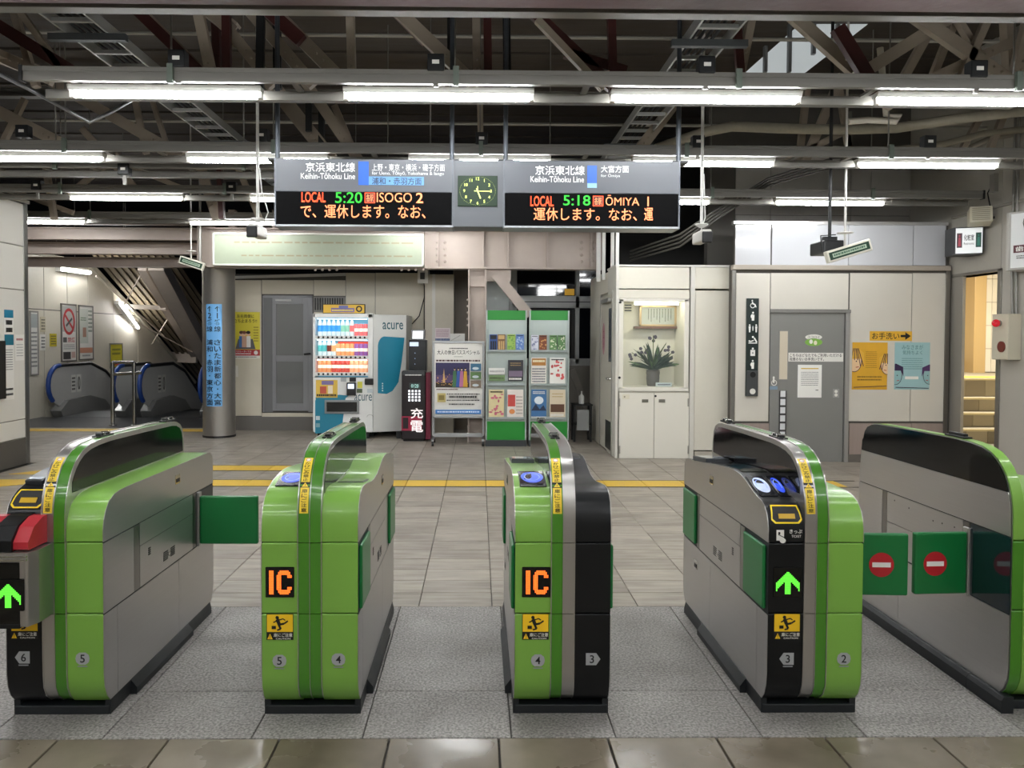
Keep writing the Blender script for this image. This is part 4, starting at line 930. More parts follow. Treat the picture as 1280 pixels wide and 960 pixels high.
def fin(parent, lc, rc, base=True):
    for x0, x1, c in ((-FH, -.0012, lc), (.0012, FH, rc)):
        for a, b in ((0, .4185), (.4215, .6985), (.7015, 2)): MB().prism(clip(FINP, 1, a, b), 'x', x0, x1, c).build('fin_panel', parent, local=True, soft=35)
    o2 = offs(FINP, .0035)
    for x0, x1 in ((-FH-.0035, -FH), (-.0012, .0012), (FH, FH+.0035)): MB().prism(o2, 'x', x0, x1, STEELF).build('fin_trim', parent, local=True, soft=35)
    q = clip(clip(offs(FINP, -.018), 1, .885, 2), 0, .045, 1.2)
    for s in (-1, 1): MB().prism(q, 'x', s*(FH+.002), s*(FH+.005), GLOSS).build('fin_side_glass', parent, local=True)
    for y in (.33, 1.02):
        z = 1.063 if y < .5 else 1.056
        h = MB(); h.box(-.02, .02, y, y+.12, z, z+.008, BLK); h.box(-.011, .011, y+.015, y+.105, z+.008, z+.017, DARKM); h.box(-.02, .02, y+.03, y+.04, z+.008, z+.02, CHROME); h.box(-.02, .02, y+.08, y+.09, z+.008, z+.02, CHROME)
        h.build('sensor_bar', parent, .002, local=True)
FC = Crv([(-.004, .60)]+FINP[6:19])
def fin_stickers(parent):
    s0 = FC.sz(.815); W_ = .034; p = PR(); Y_ = M('#F3D23A', .4)
    p.rect(0, 0, W_, .1, BLK, 0); 
    for k in range(10): p.rect(0, k*.01, W_, k*.01+.01, Y_, 1)
    p.rows(0, 0, .001, .001, 1, Y_)
    p.vtext('扉にご注意', .006, .004, W_-.006, .096, BLK, .03)
    p.L = 0
    for k in range(11): p.rect(0, .122+k*.01, W_, .132+k*.01, Y_, 1)
    p.poly([(.004, .103), (W_-.004, .103), (W_/2, .12)], Y_); p.rect(W_/2-.001, .106, W_/2+.001, .114, BLK)
    p.ell(W_/2, .221, .011, .009, WHITE); p.ring(W_/2, .221, .01, .008, .002, RED)
    p.vtext('かけこみ禁止', .006, .124, W_-.006, .21, BLK, .03)
    q = PR(); q.rect(-.002, .098, W_+.002, .124, BLK); wrap(q, 'sticker_backing', parent, FC, -FH+.004, s0, .0002)
    wrap(p, 'warning_sticker', parent, FC, -FH+.004, s0, .0006, .0003)
def reader(parent, cv, x0, x1, y0, y1, hue='#2748D8', em=.28, oval=True):
    s0, s1 = cv.sy(y0), cv.sy(y1); o = pad(MB(), cv, x0, x1, s0, s1, .006, M('#16181D', .2)).build('card_reader', parent, .003, local=True)
    p = PR(); w_ = x1-x0; p.ell(w_/2, (s1-s0)/2, w_*.42, (s1-s0)*.36, M(hue, .3, em=em), 24); p.ring(w_/2, (s1-s0)/2, w_*.3, (s1-s0)*.24, .0035, M('#8FA8F5', .3, em=em), 24)
    q = wrap(p, 'reader_light', o, cv, x0, s0, .0065)
def display(parent, cv, x0, x1, y0, y1, h=.02, m=None):
    o = pad(MB(), cv, x0, x1, cv.sy(y0), cv.sy(y1), h, M('#4B4E52', .3, .5)).build('passage_display', parent, .003, local=True)
    wrap(PR().rect(.008, .01, x1-x0-.008, cv.sy(y1)-cv.sy(y0)-.01, m or M('#A9B4BE', .12, coat=.5)), 'display_glass', o, cv, x0, cv.sy(y0), h+.001)
def slot(parent, cv, x0, x1, z0, z1):
    s0, s1 = cv.sz(z0), cv.sz(z1); w_ = x1-x0; hh = s1-s0; c = .014
    o = pad(MB(), cv, x0, x1, s0, s1, .006, BLK).build('ticket_slot', parent, .003, local=True); p = PR(); Yl = M('#F2D21F', .35)
    out = [(c, 0), (w_-c, 0), (w_, c), (w_-c*.6, hh), (c*.6, hh), (0, c)]; t = .006
    inn = [(w_/2+(u-w_/2)*(1-2*t/w_), hh/2+(v-hh/2)*(1-2*t/hh)) for u, v in out]; p.L += 1
    lp_ = lambda a, b, k: (a[0]+(b[0]-a[0])*k/6, a[1]+(b[1]-a[1])*k/6)
    for i in range(6):
        o0, o1, i0, i1 = out[i], out[(i+1) % 6], inn[i], inn[(i+1) % 6]
        for k in range(6): p.poly([lp_(o0, o1, k), lp_(o0, o1, k+1), lp_(i0, i1, k+1), lp_(i0, i1, k)], Yl, p.L)
    p.rect(w_*.25, hh*.25, w_*.78, hh*.5, M('#C9A21C', .35)); p.rect(w_*.25, hh*.5, w_*.78, hh*.6, BLK)
    wrap(p, 'slot_ring', o, cv, x0, s0, .0065, .001)
def gate(cx, label, lc, rc, lp, rp, lcfg, rcfg):
    t = T('ticket_gate', label, 'ticket gate', (cx, 2.957, 0), 'automatic ticket gates')
    tr = {'g': (GREEN, DGREEN), 'k': (BLACK, STEELF)}
    body(t, -1, lp, tr[lc][0]); body(t, 1, rp, tr[rc][0]); fin(t, tr[lc][1], tr[rc][1]); fin_stickers(t)
    side(t, -1, lp, lcfg); side(t, 1, rp, rcfg)
    MB().box(-.186, .186, .045, 1.17, 0, .036, RUBBER).build('plinth', t, .004, local=True)
    return t
LX, RX = -.1165, .1165                              # centres of the two front panels
g1 = gate(-1.645, 'leftmost ticket gate, green right side under a black fin, red ticket unit at its front', 'k', 'g', HUMPG, PLAIN, ('plain', 'plain'), ('plain', 'open', .30))
badge(g1, RX-.01, .245, 5, 0); badge(g1, LX-.005, .25, 6, -1); caution(g1, LX, .375)
cvH, cvP, cvW, cvG = Crv(HUMP), Crv(PLAIN), Crv(WAVE), Crv(HUMPG)
reader(g1, cvG, -.1, -.05, .12, .28); display(g1, cvG, -.18, -.11, .12, .28)
g2 = gate(-.655, 'all-green ticket gate with orange letters, the left one of the two', 'g', 'g', HUMPG, WAVE, ('plain', 'open', .25), ('closed', 'closed'))
badge(g2, LX-.002, .235, 5, 0); badge(g2, RX-.005, .24, 4, 0); caution(g2, LX, .37); led(g2, LX, .545, 'IC')
reader(g2, cvG, -.165, -.055, .11, .27); display(g2, cvW, .06, .17, .26, .42, .003, M('#7FA060', .3))
g3 = gate(.335, 'middle ticket gate with green left front and black right front', 'g', 'k', HUMPG, WAVE, ('closed', 'closed'), ('closed', 'closed'))
badge(g3, LX+.02, .235, 4, 0); badge(g3, RX-.0, .24, 3, 1); caution(g3, LX+.01, .37); led(g3, LX+.012, .545, 'IC')
reader(g3, cvG, -.165, -.055, .11, .29, '#4A66DC', .22); display(g3, cvG, -.17, -.06, .75, 1.0); display(g3, cvW, .06, .17, .75, .95, .004, M('#55595E', .2))
g4 = gate(1.333, 'ticket gate with black left front, green up arrow and ticket slot', 'k', 'g', HUMP, PLAIN, ('closed', 'closed'), ('open_sign', 'plain', .318, -3))
badge(g4, LX+.01, .24, 3, -1); badge(g4, RX, .24, 2, 0); caution(g4, LX+.005, .37); led(g4, LX+.005, .545, 'arrow')
reader(g4, cvH, -.178, -.105, .12, .3, '#B4C2EC', .16); reader(g4, cvH, -.095, -.05, .12, .3)
display(g4, cvH, -.178, -.06, .86, 1.1, .02); slot(g4, cvH, -.178, -.055, .775, .836)
pad(MB(), cvH, -.17, -.06, cvH.sy(.36), cvH.sy(.8), .004, GLOSS).build('deck_glass', g4, local=True)
p = PR(); p.text('きっぷ', 0, .016, .05, .032, WHITE, .01); p.text('TICKET', .008, 0, .046, .01, WHITE); p.rect(-.052, -.012, -.022, .03, WHITE); p.rect(-.045, .012, -.037, .022, BLK); p.ell(-.027, -.012, .012, .01, WHITE); p.line((-.045, .012), (-.02, .0), .003, BLK)
p.build('ticket_sign', g4, (LX+.01, -.001, .722), local=True)
# gate 1: the ticket unit standing out of its front
mb = MB(); X0_, X1_ = -.19, -.002
q = [(X0_, .05), (X0_, -.12), (X0_+.018, -.145), (X1_-.018, -.145), (X1_, -.10), (X1_, .05)]
mb.prism([(x, y) for x, y in q], 'z', .425, .70, STEELF); u = mb.build('ticket_unit', g1, .006, local=True)
MB().box(X0_+.012, X1_-.045, -.148, -.14, .43, .665, GLOSS).build('unit_front', u, .003, local=True)
MB().box(X0_-.001, X1_-.044, -.149, -.12, .418, .436, BLACK).build('unit_lip', u, .003, local=True)
for z in (.672, .684): MB().box(X0_+.01, X1_-.018, -.15, -.14, z, z+.005, CHROME).build('unit_trim', u, local=True)
led(g1, -.086, .545, 'arrow', y=-.149)
RB = M('#AC2631', .35, coat=.2)
MB().prism([(-.14, .70), (-.14, .745), (-.10, .79), (-.03, .812), (.012, .815), (.012, .70)], 'x', -.158, -.08, BLACK).build('unit_top', u, .005, local=True)
for x0, x1 in ((-.215, -.16), (-.079, -.024)):
    MB().prism([(-.13, .705), (-.13, .735), (-.09, .785), (-.03, .81), (.012, .81), (.012, .705)], 'x', x0, x1, RB).build('red_cover', u, .008, local=True)
slot(g1, cvG, -.178, -.055, .828, .886)
# gate 5: slim end gate, its whole left side flat steel with a black glass top
g5 = T('ticket_gate', 'end ticket gate at the frame edge, flat steel side with black glass top', 'ticket gate', (2.325, 2.99, 0), 'automatic ticket gates')
body(g5, 1, PLAIN, GREEN, -GW2+.048, GW2)
for a, b in ((0, .4185), (.4215, .6985), (.7015, 2)): MB().prism(clip(BOT+[(0, .2)]+FINP[7:], 1, a, b), 'x', -GW2+.002, -GW2+.045, DGREEN if b < 2 else GREEN).build('fin_panel', g5, .006, local=True, ang=50, soft=35)
LP = [(y*1.0, z) for y, z in FINP[7:]]
XO = -GW2; big = BOT+[(0, .2), (0, .7)]+[(y+.006, z) for y, z in FINP[7:-1]]+[(1.19, .95), (1.205, .85), (1.22, .7)]
big = offs(big, -.006)
def pl5(y0, y1, z0, z1, m=STEEL, nm='side_panel', x1=.0035):
    q_ = clip(clip(big, 0, y0, y1), 1, z0, z1)
    if len(q_) > 2: MB().prism(q_, 'x', XO-.001, XO-x1-.002, m).build(nm, g5, .001, 1, local=True)
pl5(-1, 2, .892, 2, GLOSS, 'side_glass', .004); pl5(-1, 2, .715, .889)
pl5(.26, .30, .40, .71, M('#8F8D8B', .3, 1), 'hinge_strip'); pl5(.303, .92, .56, .71); pl5(.303, .92, .405, .557); pl5(.923, .965, .405, .71, M('#8F8D8B', .3, 1), 'hinge_strip')
pl5(.968, 2, .405, .71); pl5(.0, .257, .40, .71, M('#14262C', .08, coat=.5), 'flap_recess', .001); pl5(-1, .8, 0, .396); pl5(.803, 2, 0, .396)
for yy, zz in ((.36, .665), (.45, .66), (.52, .655), (.72, .67), (.85, .68)): MB().tube([(XO-.003, yy, zz), (XO-.006, yy, zz)], .004, BLK, 8).build('screw', g5, local=True)
MB().prism(offs(big, -.002), 'x', XO+.0005, XO-.0008, M('#26292B', .6)).build('side_backing', g5, local=True)
o5 = offs(big, .004)
MB().prism(o5, 'x', XO+.001, XO+.006, STEELF).build('edge_trim', g5, local=True)
flap(g5, -1, .27, .235, True, z0=.40, z1=.668, swing=3)
h = MB(); h.box(-.185, -.145, .32, .46, 1.066, 1.074, BLK); h.box(-.175, -.155, .335, .445, 1.074, 1.086, DARKM); h.build('sensor_bar', g5, .002, local=True)
for y0, y1, w_ in ((.0, .22, .03), (.22, 1.18, .03)):
    MB().prism([(-(GW2-.02), .0), (-(GW2+w_), .0), (-(GW2+w_), .05), (-(GW2+w_-.012), .068), (-(GW2-.02), .068)], 'y', y0+.002, y1, RUBBER).build('kick_rail', g5, .003, 1, local=True)
MB().box(-.16, .165, .04, 1.17, 0, .036, RUBBER).build('plinth', g5, .004, local=True)
# ================================================================== DEPARTURE DISPLAY, Y = 5.6
YS = 5.6
DGR = M('#555960', .4, coat=.05); LBL = M('#E4E6E6', .5)
X0, X1, Z0, Z1 = FR(344, 200, 849, 280, YS); zs = P(600, 241, YS).z; Xc0, Xc1 = P(566, 240, YS).x, P(630, 240, YS).x
Z0 = P(600, 282, YS).z; Z1 = P(600, 200, YS).z
db = T('departure_display', 'hanging departure display with two dark led panels and a clock bay', 'display board', ((X0+X1)/2, YS, Z0))
for a, b in ((X0, Xc0), (Xc1, X1)):
    B('header_panel', db, a, b, YS, YS+.22, zs, Z1, DGR, .004); B('led_panel', db, a, b, YS, YS+.22, Z0, zs, M('#030304', .6), .003)
    B('bottom_rail', db, a, b, YS-.004, YS+.22, Z0-.014, Z0, M('#8B8E92', .35, .5))
B('clock_bay', db, Xc0, Xc1, YS+.004, YS+.22, Z0-.01, Z1-.002, M('#50545A', .4), .004)
for x in (X0, Xc0, Xc1, X1): B('edge_trim', db, x-.006, x+.006, YS-.003, YS+.222, Z0-.015, Z1+.004, M('#54585E', .35, .5))
for px in (347, 565, 632, 848):
    xx = P(px, 190, YS+.1).x; MB().tube([(xx, YS+.1, Z1), (xx, YS+.1, 4.86)], .018, M('#4F545A', .4, .6), 10).build('hanger_pole', db)
    B('pole_flange', db, xx-.06, xx+.06, YS+.04, YS+.16, Z1, Z1+.014, DARKM)
def dpr(x0, y0, x1, y1): # pixel box on the display -> local print coordinates
    a, b, c, e = FR(x0, y0, x1, y1, YS); return a-X0, c-Z0, b-X0, e-Z0
p = PR()
def dt(s, x0, y0, x1, y1, m, off=.01): p.text(s, *dpr(x0, y0, x1, y1), m, off)
dt('京浜東北線', 382, 203, 444, 215, LBL, .02); dt('Keihin-Tōhoku Line', 376, 216, 444, 224, LBL)
BL = M('#145BC2', .4); p.rect(*dpr(448, 202, 461, 231.5), BL); dt('上野・東京・横浜・磯子方面', 465, 205, 556, 214, LBL, .0); dt('for Ueno, Tōkyō, Yokohama & Isogo', 465, 214.5, 555, 220, LBL, 0)
p.rect(*dpr(461, 221, 530, 231.5), M('#5C94CC', .4)); dt('浦和・赤羽方面', 465, 222, 527, 231, M('#101828'), .03)
p.build('header_lettering', db, (X0, YS-.001, Z0)); p = PR()
dt('京浜東北線', 669, 207, 731, 219, LBL, .02); dt('Keihin-Tōhoku Line', 663, 220, 730, 228, LBL); p.rect(*dpr(734, 207, 746, 229), BL); p.rect(*dpr(734, 229, 746, 235), M('#88B4E0', .4))
dt('大宮方面', 751, 207, 786, 216, LBL, .02); dt('for Ōmiya', 751, 217, 775, 222.5, LBL, 0)
p.build('header_lettering', db, (X0, YS-.001, Z0))
OR, OG, OW = EM('#FF4A1C', .62), EM('#1FAF28', .3), EM('#FF8A58', .55)
p = PR()
dt('LOCAL', 377, 240, 407, 253, OR, .03); dt('5:20', 419, 240, 453, 254, OG, .01); dt('ISOGO', 471, 241, 515, 253, OW, .0); dt('2', 520, 241, 529, 254, OW, .02)
x_ = dpr(456, 241, 469, 254); p.rect(*x_, OR); p.rect(x_[0]+.006, x_[1]+.006, x_[2]-.006, x_[3]-.006, M('#07080C')); dt('各駅', 458, 243, 467, 252, OW, 0)
dt('で、運休します。なお、', 376, 256, 532, 273, OW, .005)
p.build('led_lettering', db, (X0, YS-.001, Z0)); p = PR()
dt('LOCAL', 663, 245, 692, 258, OR, .03); dt('5:18', 704, 244, 738, 257, OG, .01); dt('ŌMIYA', 757, 244, 799, 257, OW, .0); p.text('1', *dpr(806, 246, 814, 258), OW, .0, keep=True)
x_ = dpr(741, 245, 754, 258); p.rect(*x_, OR); p.rect(x_[0]+.006, x_[1]+.006, x_[2]-.006, x_[3]-.006, M('#07080C')); dt('各駅', 743, 247, 752, 256, OW, 0)
dt('運休します。なお、', 667, 260, 796, 276, OW, .005); dt('運', 805, 260, 816, 276, OW, .01)
p.build('led_lettering', db, (X0, YS-.001, Z0))
cx, cz = P(597, 239, YS).x, P(597, 239, YS).z; h = .145
ck = T('clock', 'square green-faced clock with yellow hands inside the display', 'clock', (cx, YS, cz))
B('clock_face', ck, cx-h, cx+h, YS-.008, YS+.004, cz-h*.77, cz+h*.77, M('#0A2B13', .6), .003)
p = PR(); YC = EM('#D8EE78', .45)
for i in range(12):
    a = PI/2-2*PI*(i+1)/12; p.text(str(i+1), math.cos(a)*.098-.014, math.sin(a)*.088-.011, math.cos(a)*.098+.014, math.sin(a)*.088+.011, YC, .01, keep=True)
for i in range(60):
    a = 2*PI*i/60; p.ell(math.cos(a)*.13, math.sin(a)*.103, .0013, .0013, YC, 5, L=2)
p.build('dial', ck, (cx, YS-.008, cz))
p = PR(); a = PI/2-2*PI*(5+17/60)/12; p.line((-.02*math.cos(a), -.02*math.sin(a)), (.06*math.cos(a), .06*math.sin(a)), .009, YC); a = PI/2-2*PI*15.3/60; p.line((-.025, 0), (.1*math.cos(a), .1*math.sin(a)), .006, YC); p.line((.0, .035), (0, -.01), .005, YC)
p.build('hands', ck, (cx, YS-.011, cz))
LP_ = bpy.data.materials[M('#030304', .6).name]; LP_.node_tree.nodes['Principled BSDF'].inputs['Specular IOR Level'].default_value = .08
# ================================================================== cameras, projector, small ceiling gear
def camera_(px, py, Y, lbl, col):
    q = P(px, py, Y); t = T('security_camera', lbl, 'camera', q)
    W3 = M('#D8D8D4', .4)
    MB().tube([(0, .12, .12), (0, .12, 4.86-q.z)], .013, W3, 8).build('ceiling_pole', t, local=True)
    MB().lathe((0, .12, .10), [(.02, 0), (.055, .02), (.055, .03), (.02, .035)], W3).build('mount', t, local=True)
    MB().box(-.04, .04, -.04, .26, -.03, .065, col).build('housing', t, .012, 3, local=True)
    MB().box(-.044, .044, -.06, -.035, -.05, .045, M('#0A0A0C', .6)).build('lens_window', t, .012, 3, local=True)
    MB().tube([(.01, .2, .06), (.06, .22, .2), (.03, .14, .35), (.015, .12, .55)], .005, W3, 6).build('cable', t, local=True)
camera_(317, 290, 6.3, 'white security camera on a pole left of the display board', M('#C9C6C0', .4)); camera_(882, 297, 6.3, 'white security camera on a pole right of the display board', M('#C4C2BC', .4))
q = P(1043, 308, 7.0)
t = T('projector', 'black box projector hung on a black pole below the third lamp row', 'projector', q)
MB().box(-.10, .1, 0, .3, -.06, .06, M('#111214', .35)).build('case', t, .015, 3, local=True); MB().tube([(0, .1, .06), (0, .1, 4.86-q.z)], .016, BLK, 8).build('pole', t, local=True)
MB().tube([(-.11, .02, -.05), (-.12, .02, .1), (.02, .02, .11)], .006, BLK, 6).build('bracket', t, local=True); MB().box(-.06, .06, .07, .13, .06, .1, DARKM).build('clamp', t, local=True)
def emlight(px, py, Y, lbl, ang, w_=.42, pole=True):
    q = P(px, py, Y); t = T('emergency_light', lbl, 'emergency light', q); R = Matrix.Rotation(math.radians(ang), 4, 'Y')
    bx = MB().box(-w_/2, w_/2, -.03, .03, -.055, .055, M('#CBC8BA', .4)).build('housing', t, .008, local=True); bx.rotation_euler = (0, math.radians(ang), 0)
    f = PR().rect(-w_/2+.02, -.035, w_/2-.02, .035, M('#2E4437', .2)); f.rect(-w_/2+.05, -.018, w_/2-.05, .018, M('#9DB09A', .3)); f.rows(-w_/2+.06, -.012, w_/2-.06, .014, 1, M('#41604C'), .7, 5)
    f.build('lens', bx, (0, -.03, 0), local=True)
    if pole:
        MB().tube([(-.02, .02, .03), (-.02, .02, 4.86-q.z)], .011, M('#BDBBB5', .4), 8).build('pole', t, local=True); MB().lathe((-.02, .02, .16), [(.01, 0), (.07, .006), (.07, .012), (.01, .016)], WHITE).build('mount', t, local=True)
emlight(1060, 314, 6.9, 'tilted cream emergency lamp beside the black projector', -17); emlight(240, 329, 10.6, 'tilted cream emergency lamp at the top of the round steel column', 18, .35)
# ================================================================== round steel column
a, b, _, _ = FR(247, 340, 287, 549, 11.3); r = (b-a)/2; cxp = (a+b)/2; cyp = 11.3+r; zt_ = P(267, 334, 11.3).z
cp = T('round_column', 'round stainless steel column with a blue vertical platform sign', 'column', (cxp, cyp, 0))
MB().lathe((cxp, cyp, .02), [(r, 0), (r, zt_-.1), (r*1.02, zt_-.09), (r*1.02, zt_-.02)], POLE, 40).build('shaft', cp)
MB().lathe((cxp, cyp, 0), [(r*1.02, 0), (r*1.02, .03)], BLK, 40).build('base_ring', cp)
z0, z1 = P(267, 508, 11.3).z, P(267, 380, 11.3).z; hs = z1-z0; wdt = .24
p = PR(); LB = M('#6FB2EA', .4)
for k in range(8): p.rect(wdt*k/8, 0, wdt*(k+1)/8, hs, LB, 0)
p.vtext('↑1番線 さいたま新都心・大宮', wdt*.54, .01, wdt*.93, hs*.985, M('#111E33'), .03); p.vtext('↑2番線 浦和・赤羽・東京方面', wdt*.08, .01, wdt*.47, hs*.985, M('#111E33'), .03)
out = []
for u, v, L in p.mb.v:
    al = (u-wdt/2)/r; rr = r+.002+.0006*L; out.append((cxp+rr*math.sin(al), cyp-rr*math.cos(al), z0+v))
p.mb.v = out; p.mb.build('platform_sign', cp)
# ================================================================== poster and plate on the left back wall
def f3(p, w, h):
    p.text('左右両側に', w*.2, h*.87, w*.8, h*.95, BLK, .04); p.text('立ち止まろう!!', w*.1, h*.77, w*.9, h*.85, BLK, .04); p.rect(0, h*.06, w, h*.19, M('#A8252E')); p.rect(0, 0, w, h*.06, M('#DEDDD6'))
    p.text('エスカレーターでは', w*.1, h*.13, w*.7, h*.17, WHITE); p.rows(w*.1, h*.08, w*.7, h*.12, 1, WHITE, .5, 2); p.ell(w*.86, h*.125, w*.07, h*.045, WHITE); p.rows(w*.15, h*.015, w*.9, h*.045, 1, BLK, .5, 2)
    p.poly([(w*.15, h*.2), (w*.85, h*.2), (w*.75, h*.42), (w*.25, h*.42)], M('#55565A')); 
    for x, c1, c2 in ((.36, '#3F6FA8', '#5A3A2A'), (.6, '#E8E6E0', '#1F1A1A'), (.46, '#C8A08A', '#7A4A38')):
        p.rect(w*(x-.08), h*.24, w*(x+.08), h*.48, M(c1)); p.ell(w*x, h*.53, w*.07, h*.05, M('#E2B998')); p.ell(w*x, h*.56, w*.075, h*.035, M(c2))
    p.rect(w*.03, h*.4, w*.12, h*.68, WHITE); p.rows(w*.78, h*.35, w*.95, h*.7, 6, M('#8A7A20'), .4, 4)
poster('wall_poster', 'yellow poster with riders and a red bottom band beside the round column', (289, 390, 325, 448), YB, M('#D6C93C', .45), f3)
a, b, c, e = FR(288, 457, 298, 471, YB); t = T('wall_plate', 'small white wall plate with a dark slot under the yellow poster', 'plate', (a, YB, c)); B('plate', t, a, b, YB-.01, YB, c, e, CREAM, .003); B('slot', t, (a+b)/2-.01, (a+b)/2+.01, YB-.012, YB-.009, c+.04, e-.04, BLK)
# meter box with hanging cable
a, b, c, e = FR(522, 336, 535, 354, 11.9); t = T('switch_box', 'small white switch box with a hanging cable above the poster stand', 'switch box', ((a+b)/2, 11.9, c))
B('case', t, a, b, 11.9, 12.3, c, e, WHITE, .004); B('switch', t, a+.04, b-.05, 11.89, 11.9, c+.06, e-.06, M('#4A4C4E'), .003)
MB().tube([P(530, 354, 11.95), P(531, 370, 12.1), P(524, 395, 12.15), P(515, 405, 12.1)], .008, BLK, 6).build('cable', t)
# ================================================================== vending machine, Y = 11.2
YV = 11.25
a, b, _, e = FR(391, 392, 466, 548, YV); zb = .1; vz = P(430, 392, YV).z
vm = T('vending_machine', 'white and teal drink vending machine with three lit shelves', 'vending machine', ((a+b)/2, YV, 0))
VB = M('#D9DAD8', .35, coat=.1); TEAL = M('#1F7C96', .35, coat=.1)
dpt = .72; bx = P(513, 470, YV+dpt).x       # right flank leans outward slightly, as seen
zsh0, zsh1 = P(430, 472, YV).z, P(430, 397, YV).z; xa, xb = P(394, 430, YV).x, P(460, 430, YV).x
B('lower_body', vm, a, b, YV, YV+dpt, zb, zsh0, VB, .012); B('left_cheek', vm, a, xa, YV, YV+dpt, zsh0, vz, VB, .004); B('right_cheek', vm, xb, b, YV, YV+dpt, zsh0, vz, VB, .004); B('top_cap', vm, a, b, YV, YV+dpt, zsh1, vz, VB, .006)
B('display_back', vm, xa, xb, YV+.22, YV+.25, zsh0, zsh1, M('#6FB8D6', .5, em=.12))
sk = MB().prism([(b, YV+.02), (bx-.02, YV+.26), (bx, YV+dpt+.3), (b, YV+dpt+.3)], 'z', zb, vz-.01, M('#C9CAC6', .35, coat=.1)).build('side_cabinet', vm, .01)
p_a, p_b = Vector((b, YV+.02, 0)), Vector((bx-.02, YV+.26, 0)); U = (p_b-p_a).normalized(); Lw = (p_b-p_a).length; hv = vz-zb
p = PR(); p.text('acure', Lw*.28, hv*.87, Lw*.9, hv*.93, M('#2C5560'), .01)
pts = []
for i in range(13): th = PI*.5*i/12; pts.append((Lw*(.14+.2*(1-math.cos(th))), hv*(.72+.09*math.sin(th))))
pts = [(Lw*.14, hv*.33)]+pts+[(Lw*.94, hv*.80), (Lw*.86, hv*.6), (Lw*.76, hv*.42), (Lw*.58, hv*.345), (Lw*.4, hv*.32)]
p.poly(pts, TEAL)
for i in range(4): p.ell(Lw*.28, hv*(.35+.02*i), .012, .012, WHITE, 8)
p.build('side_artwork', vm, (p_a.x, p_a.y, zb), U)
DK = [[('#3A8FD0', 5), ('#7FB7A0', 2), ('#D46A6A', 4)], [('#4FA7A8', 2), ('#6B2E22', 1), ('#D9A06A', 5), ('#8A5A9A', 3)], [('#C98A5A', 3), ('#B84A3E', 4), ('#D9A27A', 4)]]
RN = ['top', 'middle', 'bottom']; shz = []
for r_ in range(3):
    y0 = (423, 448, 472)[r_]; zz = P(430, y0, YV).z-.01 + (.035 if r_ == 2 else 0); shz.append(zz)
    B('shelf', vm, xa, xb, YV+.01, YV+.22, zz, zz+.05, VB, .003)
    for i in range(11):
        xx = xa+.05+i*(xb-xa-.1)/10; MB().tube([(xx, YV+.01, zz+.025), (xx, YV+.0, zz+.025)], .016, BLK, 8).build('select_button', vm)
    if r_ > 0: B('shelf_backing', vm, xa+.02+(.28 if r_ == 1 else 0), xb-.01, YV+.19, YV+.218, zz+.05, zz+.26, M('#E4553F', .5, em=.15))
proto = {}; NTH = ['leftmost', 'second from left', 'third from left', 'fourth from left', 'fifth from left', 'sixth from left', 'fifth from right', 'fourth from right', 'third from right', 'second from right', 'rightmost']
for r_ in range(3):
    lst = [c for c, k in DK[r_] for _ in range(k)]
    for i, colr in enumerate(lst):
        xx = xa+.05+i*(xb-xa-.1)/10; kind = 'bottle' if (r_ == 0 and i < 8) or (r_ == 1 and i < 4) else 'can'
        key = (kind, colr, r_)
        nmc = {'#3A8FD0': 'blue-labelled', '#7FB7A0': 'pale green', '#D46A6A': 'pinkish', '#4FA7A8': 'teal', '#6B2E22': 'dark brown', '#D9A06A': 'tan', '#8A5A9A': 'purple', '#C98A5A': 'orange-brown', '#B84A3E': 'red', '#D9A27A': 'pale tan'}[colr]
        if key in proto: o = copy_tree(proto[key])
        else:
            o = T('drink_%s' % kind, '%s sample drink %s on the %s shelf of the vending machine' % (nmc, kind, RN[r_]), kind, (0, 0, 0), '%s sample drinks on the %s shelf' % (nmc, RN[r_]))
            if kind == 'bottle':
                MB().lathe((0, 0, 0), [(.026, 0), (.03, .005), (.03, .06), (.028, .065), (.028, .11), (.03, .12), (.03, .14), (.022, .17), (.012, .19)], M('#D7E4E6', .15, em=.1), 12).build('bottle_body', o, local=True)
                MB().lathe((0, 0, .05), [(.0305, 0), (.0305, .075)], M(colr, .4, em=.25), 12).build('label', o, local=True); MB().lathe((0, 0, .188), [(.014, 0), (.014, .018)], WHITE, 10).build('cap', o, local=True)
            else:
                MB().lathe((0, 0, 0), [(.024, 0), (.03, .006), (.03, .135), (.025, .145)], M(colr, .3, em=.2), 12).build('can_body', o, local=True); MB().lathe((0, 0, .05), [(.0304, 0), (.0304, .04)], M('#EFE6D6', .4, em=.2), 12).build('label', o, local=True)
            proto[key] = o
        o.location = (xx, YV+.1, shz[r_]+.05); o.scale = (1.08, 1.08, 1.22); o['label'] = '%s sample drink %s, %s on the %s vending machine shelf' % (nmc, kind, NTH[i], RN[r_])
for nm, z in (('shelf_light', zsh1-.015), ('shelf_light', shz[0]-.012), ('shelf_light', shz[1]-.012)): B(nm, vm, xa+.02, xb-.02, YV+.03, YV+.06, z-.008, z, EM('#F2FBFF', 1.6))
a2, b2, c2, e2 = FR(403, 383, 456, 395, YV); tp = T('machine_topper', 'yellow topper sign standing on the vending machine', 'sign', ((a2+b2)/2, YV, vz)); B('board', tp, a2, b2, YV+.02, YV+.06, vz, vz+e2-c2, BLK, .004)
p = PR(); w_, h_ = b2-a2, e2-c2; p.rect(.01, .01, w_-.01, h_-.01, M('#E0B53A')); p.rect(w_*.2, h_*.15, w_*.75, h_*.6, M('#7B6A9E')); p.rect(w_*.38, h_*.55, w_*.6, h_*.85, M('#6E75B0')); p.rows(w_*.22, h_*.2, w_*.73, h_*.5, 1, M('#E8D24A'), .5, 2); p.ring(w_*.86, h_*.5, h_*.33, h_*.33, .02, BLK); p.build('print', tp, (a2, YV+.02, vz))
p = PR()
